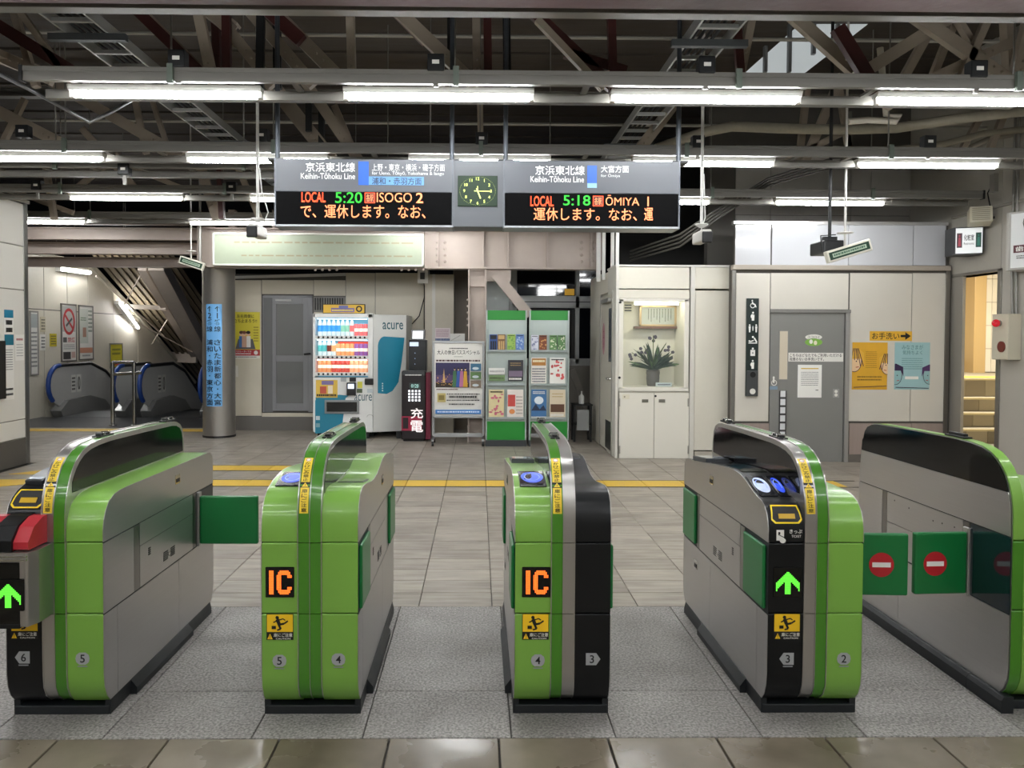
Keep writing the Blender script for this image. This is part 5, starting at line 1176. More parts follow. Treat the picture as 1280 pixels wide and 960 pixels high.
def vp(x0, y0, x1, y1): q = FR(x0, y0, x1, y1, YV); return q[0]-a, q[2]-zb, q[1]-a, q[3]-zb
p.poly([(vp(394, 541, 394, 541)[0], vp(0, 541, 0, 541)[1]), (vp(427, 538, 427, 538)[0], vp(0, 538, 0, 538)[1]), (vp(432, 496, 432, 496)[0], vp(0, 496, 0, 496)[1]), (vp(394, 499, 394, 499)[0], vp(0, 499, 0, 499)[1])], TEAL)
p.poly([(vp(394, 0, 394, 0)[0], vp(0, 499, 0, 499)[1]), (vp(432, 0, 432, 0)[0], vp(0, 496, 0, 496)[1]), (vp(436, 0, 436, 0)[0], vp(0, 493, 0, 493)[1]), (vp(424, 0, 424, 0)[0], vp(0, 492, 0, 492)[1]), (vp(394, 0, 394, 0)[0], vp(0, 495, 0, 495)[1])], TEAL)
p.rect(*vp(395, 475, 422, 497), M('#D8B44A')); p.rect(*vp(402, 476, 417, 481), M('#7A6FA0')); p.rect(*vp(400, 483, 408, 492), M('#B8523C')); p.rect(*vp(410, 482, 416, 492), M('#E6D9C0')); x_ = vp(396, 492, 421, 496); p.rows(*x_, 1, BLK, .7, 2)
p.text('acure', *vp(443, 493, 465, 501), M('#2C5560'), .0); p.rect(*vp(447, 477, 453, 485), M('#CFC94A')); p.rect(*vp(446, 486, 453, 491), M('#4E5A40')); p.rect(*vp(459, 486, 466, 491), M('#B9C2C6'))
p.rect(*vp(426, 472, 433, 477), M('#9FA3A6')); p.rect(*vp(395, 520, 400, 525), M('#CFE0E4')); p.rect(*vp(395, 529, 400, 534), M('#7FA6B0')); p.ring(vp(463, 0, 463, 0)[0], vp(0, 520, 0, 520)[1], .05, .04, .008, M('#A9AAA8'), 16, 0, PI)
p.build('front_artwork', vm, (a, YV-.001, zb))
x0_, x1_, z0_, z1_ = FR(406, 500, 449, 517, YV); B('delivery_slot', vm, x0_, x1_, YV-.02, YV+.01, z0_, z1_, M('#8E9192', .3, .6), .004); B('delivery_flap', vm, x0_+.03, x1_-.03, YV-.024, YV-.015, z0_+.03, z1_-.03, M('#15181B', .2, coat=.3), .004)
x0_, x1_, z0_, z1_ = FR(434, 478, 445, 494, YV); B('payment_reader', vm, x0_, x1_, YV-.06, YV, z0_, z1_, BLK, .008); B('reader_screen', vm, x0_+.02, x1_-.02, YV-.062, YV-.058, z0_+.1, z1_-.02, EM('#DDEBFF', .45))
x0_, x1_, z0_, z1_ = FR(456, 473, 467, 481, YV); B('coin_inlet', vm, x0_, x1_, YV-.03, YV, z0_, z1_, BLK, .01)
x0_, x1_, z0_, z1_ = FR(437, 472, 445, 477, YV); B('coin_display', vm, x0_, x1_, YV-.01, YV, z0_, z1_, BLK, .003)
for x in (a+.08, b-.1, bx-.12): B('foot', vm, x-.03, x+.03, YV+.08, YV+.14, 0, zb, DARKM)
B('skirt', vm, a+.03, b-.03, YV+.3, YV+dpt, 0, zb, DARKM)
# ================================================================== power bank rental machine (black and magenta)
YC_ = 11.0
a, b, _, _ = FR(502, 470, 532, 550, YC_); zb1 = P(517, 464, YC_).z; zt1 = P(517, 425, YC_).z; zt2 = P(517, 412, YC_).z
cm = T('charging_machine', 'black and magenta phone charging machine between vending machine and poster stand', 'machine', ((a+b)/2, YC_, 0))
B('lower_case', cm, a, b, YC_, YC_+.38, .03, zb1, M('#14090F', .35), .01); B('top_strip', cm, a+.01, b-.01, YC_-.004, YC_+.2, zb1-.06, zb1+.005, M('#3A3C3E', .3), .003)
a2, b2, _, _ = FR(511, 440, 533, 460, YC_+.12); B('upper_case', cm, a2, b2, YC_+.12, YC_+.37, zb1, zt1, M('#101318', .3, coat=.2), .008)
MB().prism([(YC_+.12, zt1), (YC_+.2, zt2), (YC_+.35, zt2), (YC_+.37, zt1)], 'x', a2+.03, b2-.03, M('#1A1C20', .3)).build('head', cm)
B('side_panel', cm, b, b+.07, YC_+.02, YC_+.37, .03, zb1-.02, M('#6E1230', .35), .005)
cbp = M('#C2185B', .4)
p = PR(); w_ = b-a; h_ = zb1-.03; p.rect(w_*.0, h_*.13, w_*.85, h_*.34, M('#9E1A3E')); p.rect(w_*.05, h_*.16, w_*.28, h_*.32, M('#1C0A10')); p.rect(w_*.32, h_*.74, w_*.78, h_*.83, M('#2C3A38')); p.text('0120', w_*.4, h_*.76, w_*.7, h_*.81, M('#9FD0C8', em=.4))
for i in range(4):
    for j in range(4): p.rect(w_*(.28+.14*i), h_*(.56+.045*j), w_*(.36+.14*i), h_*(.59+.045*j), EM('#E9EEF2', .5))
p.text('充', w_*.38, h_*.31, w_*.9, h_*.46, M('#F3E9E9', em=.25), .03); p.text('電', w_*.38, h_*.11, w_*.9, h_*.28, M('#F3E9E9', em=.25), .03); p.rows(w_*.15, h_*.93, w_*.85, h_*.96, 1, WHITE, .5, 3)
p.build('front_print', cm, (a, YC_-.001, .03))
p = PR(); w_ = b2-a2; p.rect(w_*.05, .36, w_*.55, .42, M('#B9C6E0', em=.3)); 
for i in range(3): p.ell(w_*.35, .1+.08*i, .008, .008, M('#7787A8', em=.3), 6)
p.build('upper_print', cm, (a2, YC_+.119, zb1)); U2 = Vector((1, 0, 0)); V2 = Vector((0, .08, zt2-zt1)); PR().rect(.02, .02, b2-a2-.08, V2.length-.02, M('#D5D8DA', em=.3)).build('head_screen', cm, (a2+.03, YC_+.12, zt1), U2, V2)
B('base', cm, a+.02, b-.02, YC_+.05, YC_+.36, 0, .03, BLK)
# ================================================================== poster stand
YP = 10.72
a, b, c, e = FR(542, 429, 604, 520, YP); zc2 = P(573, 551, YP).z
ps = T('poster_stand', 'wheeled metal poster stand with a white travel poster', 'stand', ((a+b)/2, YP, 0))
AL = M('#A9ABAD', .35, .8)
for q in ((a-.02, b+.02, c-.03, c), (a-.02, b+.02, e, e+.03), (a-.02, a+.012, .12, e), (b-.012, b+.02, .12, e)): B('frame', ps, q[0], q[1], YP-.01, YP+.03, q[2], q[3], AL, .004)
B('lower_rail', ps, a, b, YP, YP+.02, P(0, 545, YP).z, P(0, 540, YP).z, AL, .003); B('backing', ps, a, b, YP+.01, YP+.02, c, e, WHITE)
for x in (a, b):
    MB().bar((x, YP-.2, .08), (x, YP+.2, .08), .03, .03, AL).build('foot', ps)
    for y in (-.19, .19): MB().tube([(x-.015, YP+y, .035), (x+.015, YP+y, .035)], .035, BLK, 12).build('caster', ps)
def f4(p, w, h):
    p.text('大人の休日パススペシャル', w*.04, h*.855, w*.96, h*.925, BLK, .02); p.rows(w*.3, h*.935, w*.7, h*.96, 1, M('#444444'), .6, 4); p.rows(w*.4, h*.82, w*.6, h*.835, 1, M('#777777'), .5, 4)
    p.rows(w*.02, h*.755, w*.98, h*.785, 1, M('#4A2E2E'), .8, 5)
    p.rect(w*.01, h*.38, w*.74, h*.74, M('#2E2A55')); p.rect(w*.01, h*.38, w*.74, h*.56, M('#54406A')); p.rect(w*.01, h*.38, w*.74, h*.45, M('#2C2016'))
    rg = random.Random(4)
    for i in range(46): p.ell(w*rg.uniform(.03, .7), h*rg.uniform(.4, .58), w*.008, h*.006, M('#F0B85A', em=.1), 6)
    for x, cc in ((.42, '#3E6E4A'), (.5, '#2F55A0'), (.57, '#B06A90'), (.65, '#C99A2E')):
        p.poly([(w*(x-.05), h*.39), (w*(x+.05), h*.39), (w*(x+.03), h*.62), (w*(x-.03), h*.62)], M(cc)); p.ell(w*x, h*.645, w*.018, h*.018, M('#E9CDB4')); p.ell(w*x, h*.658, w*.02, h*.012, M('#1C1612'))
    p.poly([(w*.16, h*.45), (w*.19, h*.66), (w*.22, h*.45)], M('#C9A06A'))
    for i, cc in enumerate(('#3A6A8A', '#5A7A4A', '#7A6A5A')): p.rect(w*.76, h*(.625-.122*i), w*.99, h*(.73-.122*i), M(cc)); p.ell(w*.87, h*(.66-.122*i), w*.07, h*.02, M('#C9D4D8'))
    p.rows(w*.03, h*.345, w*.5, h*.365, 1, M('#5A2A3A'), .7, 5); p.rows(w*.25, h*.28, w*.97, h*.295, 1, BLK, .9, 5); p.rows(w*.25, h*.19, w*.97, h*.205, 1, BLK, .9, 6); p.rect(w*.05, h*.17, w*.23, h*.3, M('#C0B070')); p.rect(w*.08, h*.2, w*.2, h*.27, M('#8A7A40'))
    p.rows(w*.3, h*.225, w*.9, h*.27, 1, M('#222222'), .7, 7); p.rows(w*.3, h*.12, w*.85, h*.16, 1, M('#333333'), .5, 8); p.rect(w*.01, h*.0, w*.99, h*.06, M('#3A7CC4')); p.rows(w*.05, h*.015, w*.95, h*.045, 1, M('#D9E6F2'), .6, 9)
poster('stand_poster', 'white travel poster with a night city picture held in the wheeled stand', (544, 431, 602, 517), YP+.009, M('#E2E0DA', .4), f4)
poster('taped_notice', 'pinkish printed notice on the wall above the poster stand', (543, 410, 563, 427), YB-.36, M('#DCCFD2', .5), lambda p, w, h: (p.rows(w*.1, h*.35, w*.9, h*.9, 5, M('#B08A9A'), .5, 4), p.rows(w*.05, h*.05, w*.95, h*.25, 1, M('#2E5A8A'), .8, 4)), 'notice')
poster('taped_notice', 'plain white curled sheet on the wall above the poster stand', (562, 417, 581, 428), YB-.36, M('#E4E2DC', .5), lambda p, w, h: p.line((w*.1, h*.2), (w*.7, h*.8), .01, M('#B9B6AE')), 'notice')
# ================================================================== brochure racks
YR = 10.55
for k, (x0, x1, lb) in enumerate(((607, 658, 'left'), (661, 711, 'right'))):
    a, b, _, _ = FR(x0, 480, x1, 558, YR); zt_ = P(640, 388, YR).z; zg = P(640, 400, YR).z; zl = P(640, 527, YR).z; zk = P(640, 550, YR).z
    rk = T('brochure_rack', 'tall silver and green brochure rack, the %s one of the pair' % lb, 'rack', ((a+b)/2, YR, 0))
    GR_ = M('#1C8A2C', .4); SV = M('#A9B4B0', .35, .3)
    B('back_board', rk, a+.02, b-.02, YR+.02, YR+.06, zk, zt_, SV, .003); B('green_header', rk, a+.015, b-.015, YR+.01, YR+.022, zg, zt_, GR_); B('green_footer', rk, a+.015, b-.015, YR+.01, YR+.022, zk, zl, GR_)
    B('upright', rk, a, a+.02, YR-.01, YR+.10, 0, zt_, SV, .003); B('upright', rk, b-.02, b, YR-.01, YR+.10, 0, zt_, SV, .003); B('base', rk, a, b, YR-.02, YR+.32, 0, zk, M('#34373A', .4), .004)
    for y in (439, 481, 523):
        z = P(640, y, YR-.04).z; B('holder_shelf', rk, a+.03, b-.03, YR-.04, YR+.02, z-.012, z-.002, M('#8F9A98', .3, .5)); B('holder_lip', rk, a+.03, b-.03, YR-.045, YR-.04, z-.012, z+.02, M('#C5D0CE', .15, alpha=.5))
BRO_ = [((612, 418, 621.5, 439), '#2C4F94', '#10131A', 'blue brochure with a dark top, top row of the left rack', 'bl'), ((622, 418, 631.5, 439), '#7A5A3A', '#C9A870', 'brown and gold brochure, top row of the left rack', 'bl'), ((634, 418, 644, 439), '#9CC05A', '#6FA04A', 'light green brochure, top row of the left rack', 'dots'), ((645, 418, 655, 439), '#5F83C4', '#A9C4E0', 'pale blue brochure, top row of the left rack', 'dots'),
 ((611, 460, 631, 468), '#E0E0DC', '#AAAAAA', 'white folded brochure stack, middle row of the left rack', ''), ((611, 469, 631, 476), '#6E8A5A', '#4A5A3A', 'green-edged flat brochure under the white stack, left rack', ''), ((635, 450, 654, 476), '#2B2C34', '#7A6A80', 'dark night-scene brochure, middle row of the left rack', 'low'),
 ((611, 487, 630, 522), '#DCCFA0', '#C86A80', 'cream and pink brochure, bottom row of the left rack', 'dots'), ((634, 487, 654, 522), '#E4DCD4', '#C4463E', 'white and red brochure, bottom row of the left rack', 'half'),
 ((664, 419, 673, 439), '#D5D8E4', '#7F86B0', 'white and blue brochure, top row of the right rack', 'dots'), ((674, 419, 683.5, 439), '#7A3E22', '#D09A5A', 'dark brown brochure, top row of the right rack', 'dots'), ((687, 419, 696, 439), '#5E8A50', '#D9E0C4', 'green patterned brochure, inner one of two on the top row of the right rack', 'dots'), ((697, 419, 706.5, 439), '#5A8650', '#D9E0C4', 'green patterned brochure at the right end of the right rack top row', 'dots'),
 ((664, 447, 683, 480), '#E4E0D8', '#B07A3A', 'white brochure with a brown top, middle row of the right rack', 'top'), ((687, 447, 706.5, 480), '#E6E6E0', '#CC5A5A', 'white brochure with red prints, middle row of the right rack', 'dots'), ((664, 487, 683, 522), '#3F6FA0', '#DDE6EC', 'blue mountain brochure, bottom row of the right rack', 'mtn'), ((687, 487, 706.5, 522), '#D9CBB0', '#5A3A26', 'tan and dark brown brochure, bottom row of the right rack', 'low')]
for i, (px, c1, c2, lb, st_) in enumerate(BRO_):
    def fb(p, w, h, c2=c2, st_=st_, i=i):
        m2 = M(c2); rg = random.Random(i+3)
        if st_ == 'bl': p.rect(w*.1, h*.72, w*.9, h*.95, m2); [p.rect(w*(.12+.28*j), h*.1, w*(.32+.28*j), h*.6, m2) for j in range(3)]
        elif st_ == 'dots':
            for j in range(16): p.ell(w*rg.uniform(.12, .88), h*rg.uniform(.1, .85), w*rg.uniform(.05, .13), h*rg.uniform(.02, .07), m2, 8)
            p.rows(w*.1, h*.88, w*.9, h*.97, 1, BLK, .5, i)
        elif st_ == 'low': p.rect(w*.06, h*.2, w*.94, h*.48, m2); p.rows(w*.06, h*.04, w*.9, h*.15, 1, WHITE, .8, i); p.rows(w*.15, h*.7, w*.85, h*.9, 2, M('#B59A60'), .3, i)
        elif st_ == 'half': p.rect(w*.04, h*.4, w*.5, h*.82, m2); p.ell(w*.3, h*.22, w*.18, h*.09, M('#D98A50')); p.rows(w*.55, h*.1, w*.95, h*.8, 6, M('#AAA29A'), .4, i)
        elif st_ == 'top': p.rect(w*.04, h*.7, w*.96, h*.97, m2); p.rows(w*.1, h*.82, w*.9, h*.92, 1, M('#F2E6C0'), .8, i); p.rows(w*.06, h*.05, w*.94, h*.62, 6, M('#6A6A78'), .5, i)
        elif st_ == 'mtn': p.ell(w*.5, h*.62, w*.3, h*.14, m2); p.poly([(0, h*.25), (w*.3, h*.5), (w*.55, h*.3), (w*.8, h*.45), (w, h*.25)], M('#1C2C48')); p.rows(w*.1, h*.84, w*.9, h*.95, 2, WHITE, .5, i); p.rect(0, h*.0, w, h*.04, WHITE)
        else: p.rows(w*.05, h*.2, w*.95, h*.8, 1, m2, .5, i)
    poster('brochure', lb, px, YR-.02, M(c1, .35), fb, 'brochure', d=.012)
# ================================================================== sanitiser stand
YZ = 11.0
a, b, _, _ = FR(717, 500, 740, 556, YZ); z1_ = P(0, 505, YZ).z
ss = T('sanitizer_stand', 'small black mesh stand with a white sign right of the brochure racks', 'stand', ((a+b)/2, YZ, 0))
for x in (a, b-.03):
    for y in (0, .25): B('leg', ss, x, x+.03, YZ+y, YZ+y+.03, 0, z1_, BLK)
B('top_plate', ss, a-.01, b+.01, YZ-.01, YZ+.29, z1_, z1_+.02, BLK, .003); B('sign_plate', ss, a+.045, b-.045, YZ-.01, YZ-.002, P(0, 536, YZ).z, P(0, 510, YZ).z, M('#9A9C9A', .4), .002); B('shelf', ss, a, b, YZ, YZ+.28, .25, .27, BLK)
q = P(727, 505, YZ+.1); t = T('sanitizer_bottle', 'white pump bottle of sanitiser on the black stand', 'bottle', (q.x, YZ+.12, z1_+.02)); MB().lathe((0, 0, 0), [(.035, 0), (.04, .01), (.04, .11), (.015, .135), (.012, .15)], M('#C9C9C4', .35), 14).build('bottle_body', t, local=True); MB().tube([(0, 0, .15), (0, 0, .18), (0, -.04, .178)], .008, WHITE, 8).build('pump', t, local=True)
# ================================================================== cabinet room with lit flower alcove, Y = 9.5
YK = 9.5
kx0, kx1 = P(770, 450, YK).x, P(916, 450, YK).x; kz = P(840, 333, YK).z
IV = M('#D6D2C4', .42, var=.02)
kr = ST('wall_cabinet_room', MB().box(kx0+.02, kx1, YK+.62, YK+2.2, 0, kz-.02, M('#BAB6A8', .5)))
def kb(x0, y0, x1, y1, nm='panel', m=IV, d0=0.0, d1=.04, bev=.002, par=None, flo=False):
    a, b, c, e = FR(x0, y0, x1, y1, YK)
    if flo: c = .0
    return B(nm, par or kr, a+.002, b-.002, YK-d0, YK+d1, c+.002, e-.002, m, bev)
for x0, x1 in ((769, 773), (862, 868), (912, 916)): kb(x0, 333, x1, 576, 'post', M('#CFCDC4', .4), .012, .6, .003, flo=True)
kb(773, 334, 862, 361); kb(773, 362, 862, 373, 'panel'); kb(868, 334, 912, 361, d1=.6); kb(868, 363, 912, 563, d1=.6); kb(868, 564, 912, 575, 'baseboard', M('#B1AC9E', .4), d1=.6, flo=True); kb(769, 331, 916, 334, 'top_rail', M('#D0CEC8', .4), .015, .6)
# alcove
AO = (778, 377, 856, 484)
cabn = T('display_cabinet', 'built-in cream display cabinet with two lower doors', 'cabinet', ((kx0+P(862, 450, YK).x)/2, YK, 0))
def cb_(x0, y0, x1, y1, nm, m=IV, d0=0.0, d1=.04, bev=.002, flo=False): return kb(x0, y0, x1, y1, nm, m, d0, d1, bev, cabn, flo)
a, b, c, e = FR(*AO, YK); FRM = M('#DEDBD0', .4)
cb_(773, 374, 779, 486, 'frame', FRM, .01); cb_(855, 374, 861, 486, 'frame', FRM, .01); cb_(773, 373, 861, 377, 'frame', FRM, .01); cb_(773, 484, 861, 489, 'frame', FRM, .01)
D = .5; IN = M('#D6D4C4', .6)
B('alcove_back', cabn, a-.02, b+.02, YK+D, YK+D+.02, c-.02, e+.02, IN); B('alcove_side', cabn, a-.02, a, YK+.04, YK+D, c, e, IN); B('alcove_side', cabn, b, b+.02, YK+.04, YK+D, c, e, IN); B('alcove_floor', cabn, a, b, YK+.04, YK+D, c-.02, c, IN); B('alcove_top', cabn, a, b, YK+.04, YK+D, e, e+.02, IN)
B('glass_pane', cabn, a, b, YK+.005, YK+.009, c, e, M('#B9C4C4', .02, alpha=.06))
d_l = cb_(773.5, 491, 817, 574, 'door', FRM, .012, .0, .003, True); d_r = cb_(817.5, 491, 861, 574, 'door', FRM, .012, .0, .003, True)
cb_(773, 489, 861, 576, 'carcass', M('#A9A598', .5), -.001, .55, .0, True)
for x0, dd in ((802, d_l), (823, d_r)):
    a_, b_, c_, e_ = FR(x0, 499, x0+8, 503, YK); B('handle', dd, a_, b_, YK-.02, YK-.012, c_, e_, M('#8C8A82', .3, .8), .003)
for x, y, dd in ((819, 495, d_r),): q = P(x, y, YK); MB().tube([(q.x, YK-.012, q.z), (q.x, YK-.022, q.z)], .014, BLK, 10).build('lock', dd)
for y in (503, 562):
    for x in (773, 859): a_, b_, c_, e_ = FR(x, y-5, x+2, y+5, YK); B('hinge', cabn, a_, b_, YK-.018, YK-.01, c_, e_, M('#A5A39B', .3, .7))
for x, y in ((775, 378), (774, 472)): q = P(x, y, YK); MB().tube([(q.x, YK-.01, q.z), (q.x, YK-.02, q.z)], .016, BLK, 10).build('lock', cabn)
O, w_, h_ = pxprint(778, 493, 787, 499, YK-.012); PR().rect(0, 0, w_, h_, M('#D9D4C0')).ell(w_*.3, h_*.5, .01, .01, M('#8A8470')).build('door_label', d_l, O)
a2, b2, c2, e2 = FR(794, 377, 848, 380, YK+.1); lt = B('alcove_lamp', cabn, a2, b2, YK+.08, YK+.14, e-.035, e-.004, EM('#FFFBE8', 6))
a2, b2, c2, e2 = FR(779, 378, 790, 391, YK+D); vt = B('vent_plate', cabn, a2, b2, YK+D-.012, YK+D, c2, e2, M('#CFCBB6'))
for i in range(4): B('vent_slat', vt, a2+.015, b2-.01, YK+D-.016, YK+D-.011, c2+.02+i*.035, c2+.038+i*.035, DARKM)
a2, b2, c2, e2 = FR(793, 408, 851, 411, YK+D-.08); B('alcove_shelf', cabn, a2, b2, YK+D-.12, YK+D, c2, e2, M('#6B4A36', .4), .003); zsf = e2
a2, b2, _, e2 = FR(799, 382, 846, 408, YK+D-.08); hf = e2-zsf
ct = T('framed_certificate', 'gold-framed certificate on the small brown shelf in the alcove', 'certificate', ((a2+b2)/2, YK+D-.07, zsf)); yc = YK+D-.07
GO = M('#B9A27A', .3, .4)
for q in ((a2, b2, zsf, zsf+.025), (a2, b2, zsf+hf-.025, zsf+hf), (a2, a2+.03, zsf, zsf+hf), (b2-.03, b2, zsf, zsf+hf)): B('frame', ct, q[0], q[1], yc-.02, yc+.01, q[2], q[3], GO, .004)
B('mat_board', ct, a2+.02, b2-.02, yc, yc+.008, zsf+.02, zsf+hf-.02, M('#A9AFA6')); p = PR(); w_ = b2-a2; rg = random.Random(9)
for i in range(9):
    u = w_*(.84-.075*i); v = hf*.84; v_end = hf*(.2+rg.random()*.25)
    while v > v_end: p.rect(u, v-.008, u+.009, v, M('#15150F'), 3); v -= .013
p.build('writing', ct, (a2, yc, zsf))
# flowers
q = P(816, 483, YK+.25); vx, vy, vz_ = q.x, YK+.25, c
pl = T('flower_vase', 'grey vase with dark green leafy flower arrangement in the lit alcove', 'plant', (vx, vy, vz_))
MB().lathe((0, 0, 0), [(.05, 0), (.055, .01), (.06, .06), (.062, .09), (.058, .1), (.066, .13), (.06, .155), (.07, .16)], M('#5A5650', .5, var=.2, scale=15), 18).build('vase', pl, local=True)
rg = random.Random(12); LG = M('#16301A', .45, var=.2, scale=10); LG2 = M('#3B5A2A', .45)
def leaf(mb, base, ang, tilt, L, wd, m, droop):
    vs = []; n = 6; dx, dy = math.cos(ang), math.sin(ang); 
    for i in range(n+1):
        t = i/n; r = L*t*math.cos(tilt); z = L*t*math.sin(tilt)-droop*t*t; w_ = wd*math.sin(PI*min(1, t*.93+.07))**.8
        c = Vector((base[0]+dx*r, base[1]+dy*r*.45, base[2]+z)); s_ = Vector((-dy, dx*.4, 0))*w_+Vector((0, 0, w_*.55)) * (1 if dx > 0 else -1)
        vs += [c-s_, c+Vector((0, 0, -.15*w_)), c+s_]
    fs = []
    for i in range(n): fs += [(3*i, 3*i+1, 3*i+4, 3*i+3), (3*i+1, 3*i+2, 3*i+5, 3*i+4)]
    mb.add(vs, fs, m, True)
for i in range(56):
    s = rg.choice((-1, 1)); an = (0 if s > 0 else PI)+rg.uniform(-.8, .8); ti = rg.uniform(.3, 1.45); L = rg.uniform(.16, .30)*(1 if ti < 1 else 1.1)
    mb = MB(); leaf(mb, (rg.uniform(-.02, .02), 0, .15+rg.uniform(0, .03)), an, ti, L, rg.uniform(.018, .032), LG if rg.random() < .8 else LG2, rg.uniform(.0, .07)); mb.build('leaf', pl, local=True)
for (tx, tz, k) in ((.0, .5, 5), (-.2, .33, 4), (-.09, .4, 4), (.12, .42, 3), (.2, .34, 2)):
    MB().tube([(0, 0, .15), (tx*.4, 0, .15+(tz-.15)*.6), (tx, 0, tz)], .004, M('#4A5A2E'), 6).build('stem', pl, local=True)
    for j in range(k):
        mb = MB(); c_ = (tx+rg.uniform(-.035, .035), rg.uniform(-.03, .03), tz-rg.uniform(0, .07))
        for a_ in range(5): mb.sphere((c_[0]+.009*math.cos(a_*1.257), c_[1], c_[2]+.009*math.sin(a_*1.257)), .009, M('#4A4452', .5), 6)
        mb.build('blossom', pl, local=True)
a2, b2, c2, e2 = FR(820, 479, 840, 484, YK+.12); t = T('name_plate', 'small pale plate on the alcove floor right of the vase', 'plate', ((a2+b2)/2, YK+.12, c)); B('plate', t, a2, b2, YK+.12, YK+.14, c, c+(e2-c2), M('#C6D2D0', .4), .002); PR().rows(.02, .01, b2-a2-.02, e2-c2-.008, 1, M('#555566')).build('writing', t, (a2, YK+.12, c))
# left flank of the cabinet room with its door (recedes from the viewer)
XK = kx0+.004
def fl_(y0, y1, z0, z1, nm, m=IV, d=.0, par=None, bev=.002): return B(nm, par or kr, XK-.006-d, XK+.02, y0, y1, z0, z1, m, bev)
fl_(9.52, 9.72, 0, kz, 'panel'); fl_(9.72, 10.7, 2.12, kz-.02, 'panel'); fl_(10.7, 11.7, 0, kz, 'panel')
d3 = ST('door_3', MB().box(XK-.012, XK+.015, 9.76, 10.66, .02, 2.08, M('#C9C5B8', .4)), bevel=.003)
B('door_frame', d3, XK-.02, XK, 9.72, 9.76, 0, 2.12, M('#A9A79F', .35, .5)); B('door_frame', d3, XK-.02, XK, 10.66, 10.7, 0, 2.12, M('#A9A79F', .35, .5)); B('kick_plate', d3, XK-.016, XK-.011, 9.78, 10.2, .05, .42, M('#4A4B4C', .4, .7)); B('door_closer', d3, XK-.06, XK-.012, 9.8, 10.4, 1.98, 2.03, M('#8F8E8A', .4, .5), .004)
MB().tube([(XK-.012, 9.84, .98), (XK-.05, 9.84, .98), (XK-.05, 9.94, .98)], .012, CHROME, 8).build('door_handle', d3)
p = PR(); p.ell(.1, .2, .1, .22, M('#B9808A')); p.vtext('立入', .06, .06, .14, .34, M('#7A1F2A')); p.build('sticker', d3, (XK-.0125, 10.5, 1.3), (0, -1, 0))
B('pane', d3, XK-.014, XK-.011, 9.8, 10.0, 1.2, 1.9, M('#5A6068', .2))
pl.scale = (1.38, 1.2, 1.3)
# ================================================================== right wall things
def rw(px, py): # pixel -> (Y, Z) on the wall X = 5.8
    d = P(px, py, 1.0)-Vector((0, 0, H)); t = XR/d.x; return t, H+d.z*t
# lit restroom sign, projecting from the wall and facing the hall
a, b, c, e = FR(1191, 285, 1226, 319, 8.75)
rs = T('restroom_sign', 'lit white restroom box sign fixed above the stair opening', 'sign', ((a+b)/2, 8.75, c)); b = min(b, XR-.06)
MB().prism([(a, 8.72), (b, 8.6), (XR-.0, 8.78), (XR-.0, 8.95), (a+.03, 8.95)], 'z', c, e, M('#1C1D1F', .35)).build('case', rs, .004)
U = Vector((b-a, -.12, 0)); w_ = U.length; h_ = e-c; p = PR(); p.rect(.012, .012, w_-.008, h_-.012, EM('#D9DCDC', .22)); p.text('化粧室', w_*.33, h_*.5, w_*.68, h_*.72, BLK, .02); p.text('Restrooms', w_*.33, h_*.35, w_*.68, h_*.44, BLK)
p.rect(w_*.08, h_*.25, w_*.27, h_*.78, M('#5A4048')); p.rect(w_*.74, h_*.25, w_*.93, h_*.78, M('#2E5A50'))
for u, cc in ((.175, '#C05060'), (.835, '#3A8A78')): p.ell(w_*u, h_*.68, w_*.028, h_*.04, M(cc)); p.poly([(w_*(u-.05), h_*.3), (w_*(u+.05), h_*.3), (w_*(u+.035), h_*.62), (w_*(u-.035), h_*.62)], M(cc))
p.build('sign_face', rs, (a, 8.72, c), U)
# wall speaker
yy, zz = rw(1243, 274); t = T('wall_speaker', 'small cream loudspeaker on a bracket right of the restroom sign', 'speaker', (XR, yy, zz))
s = MB().box(-.11, .11, -.09, .09, -.09, .09, M('#C2BCA8', .45)).build('cabinet', t, .01, local=True); s.location = (-.2, -.05, .02); s.rotation_euler = (math.radians(-12), math.radians(0), math.radians(-25))
for i in range(7): MB().box(-.085, .085, -.093, -.089, -.07+.022*i, -.062+.022*i, M('#8C8674')).build('grille_slat', s, local=True)
MB().bar((-.12, 0, .0), (0, 0, .02), .03, .03, DARKM).build('bracket', t, local=True); MB().tube([(-.03, 0, .05), (-.05, .05, .3), (-.02, .0, .42), (0, 0, .42)], .007, DARKM, 6).build('cable', t, local=True); MB().box(-.05, 0, -.06, .02, .3, .5, M('#8F8C84', .4)).build('junction_plate', t, local=True)
# dentist advertisement, facing the hall
y0_, z0_ = rw(1263, 338); a, b, c, e = FR(1261, 266, 1300, 338, 7.9); b = XR-.002
ad = T('advert_sign', 'white framed advertisement with a tooth drawing at the right frame edge', 'sign', ((a+b)/2, 7.9, c))
MB().prism([(a, 7.9), (b, 7.45), (XR, 7.5), (XR, 8.1), (a, 7.94)], 'z', c, e, M('#B9B7B0', .4)).build('case', ad, .003); U = Vector((b-a, -.45, 0)); w_ = U.length; h_ = e-c
p = PR(); p.rect(0, 0, w_, h_, M('#A3A19B', .35, .3)); p.rect(.02, .02, w_, h_-.02, M('#DDDFDE')); cu, cv = w_*.42, h_*.72; k = h_*.17
pt = [(-.8, .5), (-.75, .85), (-.4, 1), (0, .8), (.4, 1), (.75, .85), (.8, .5), (.65, -.2), (.5, -.9), (.25, -.9), (.1, -.2), (-.1, -.2), (-.25, -.9), (-.5, -.9), (-.65, -.2)]
for i in range(len(pt)): p.line((cu+pt[i][0]*k, cv+pt[i][1]*k), (cu+pt[(i+1) % len(pt)][0]*k, cv+pt[(i+1) % len(pt)][1]*k), .008, BLK)
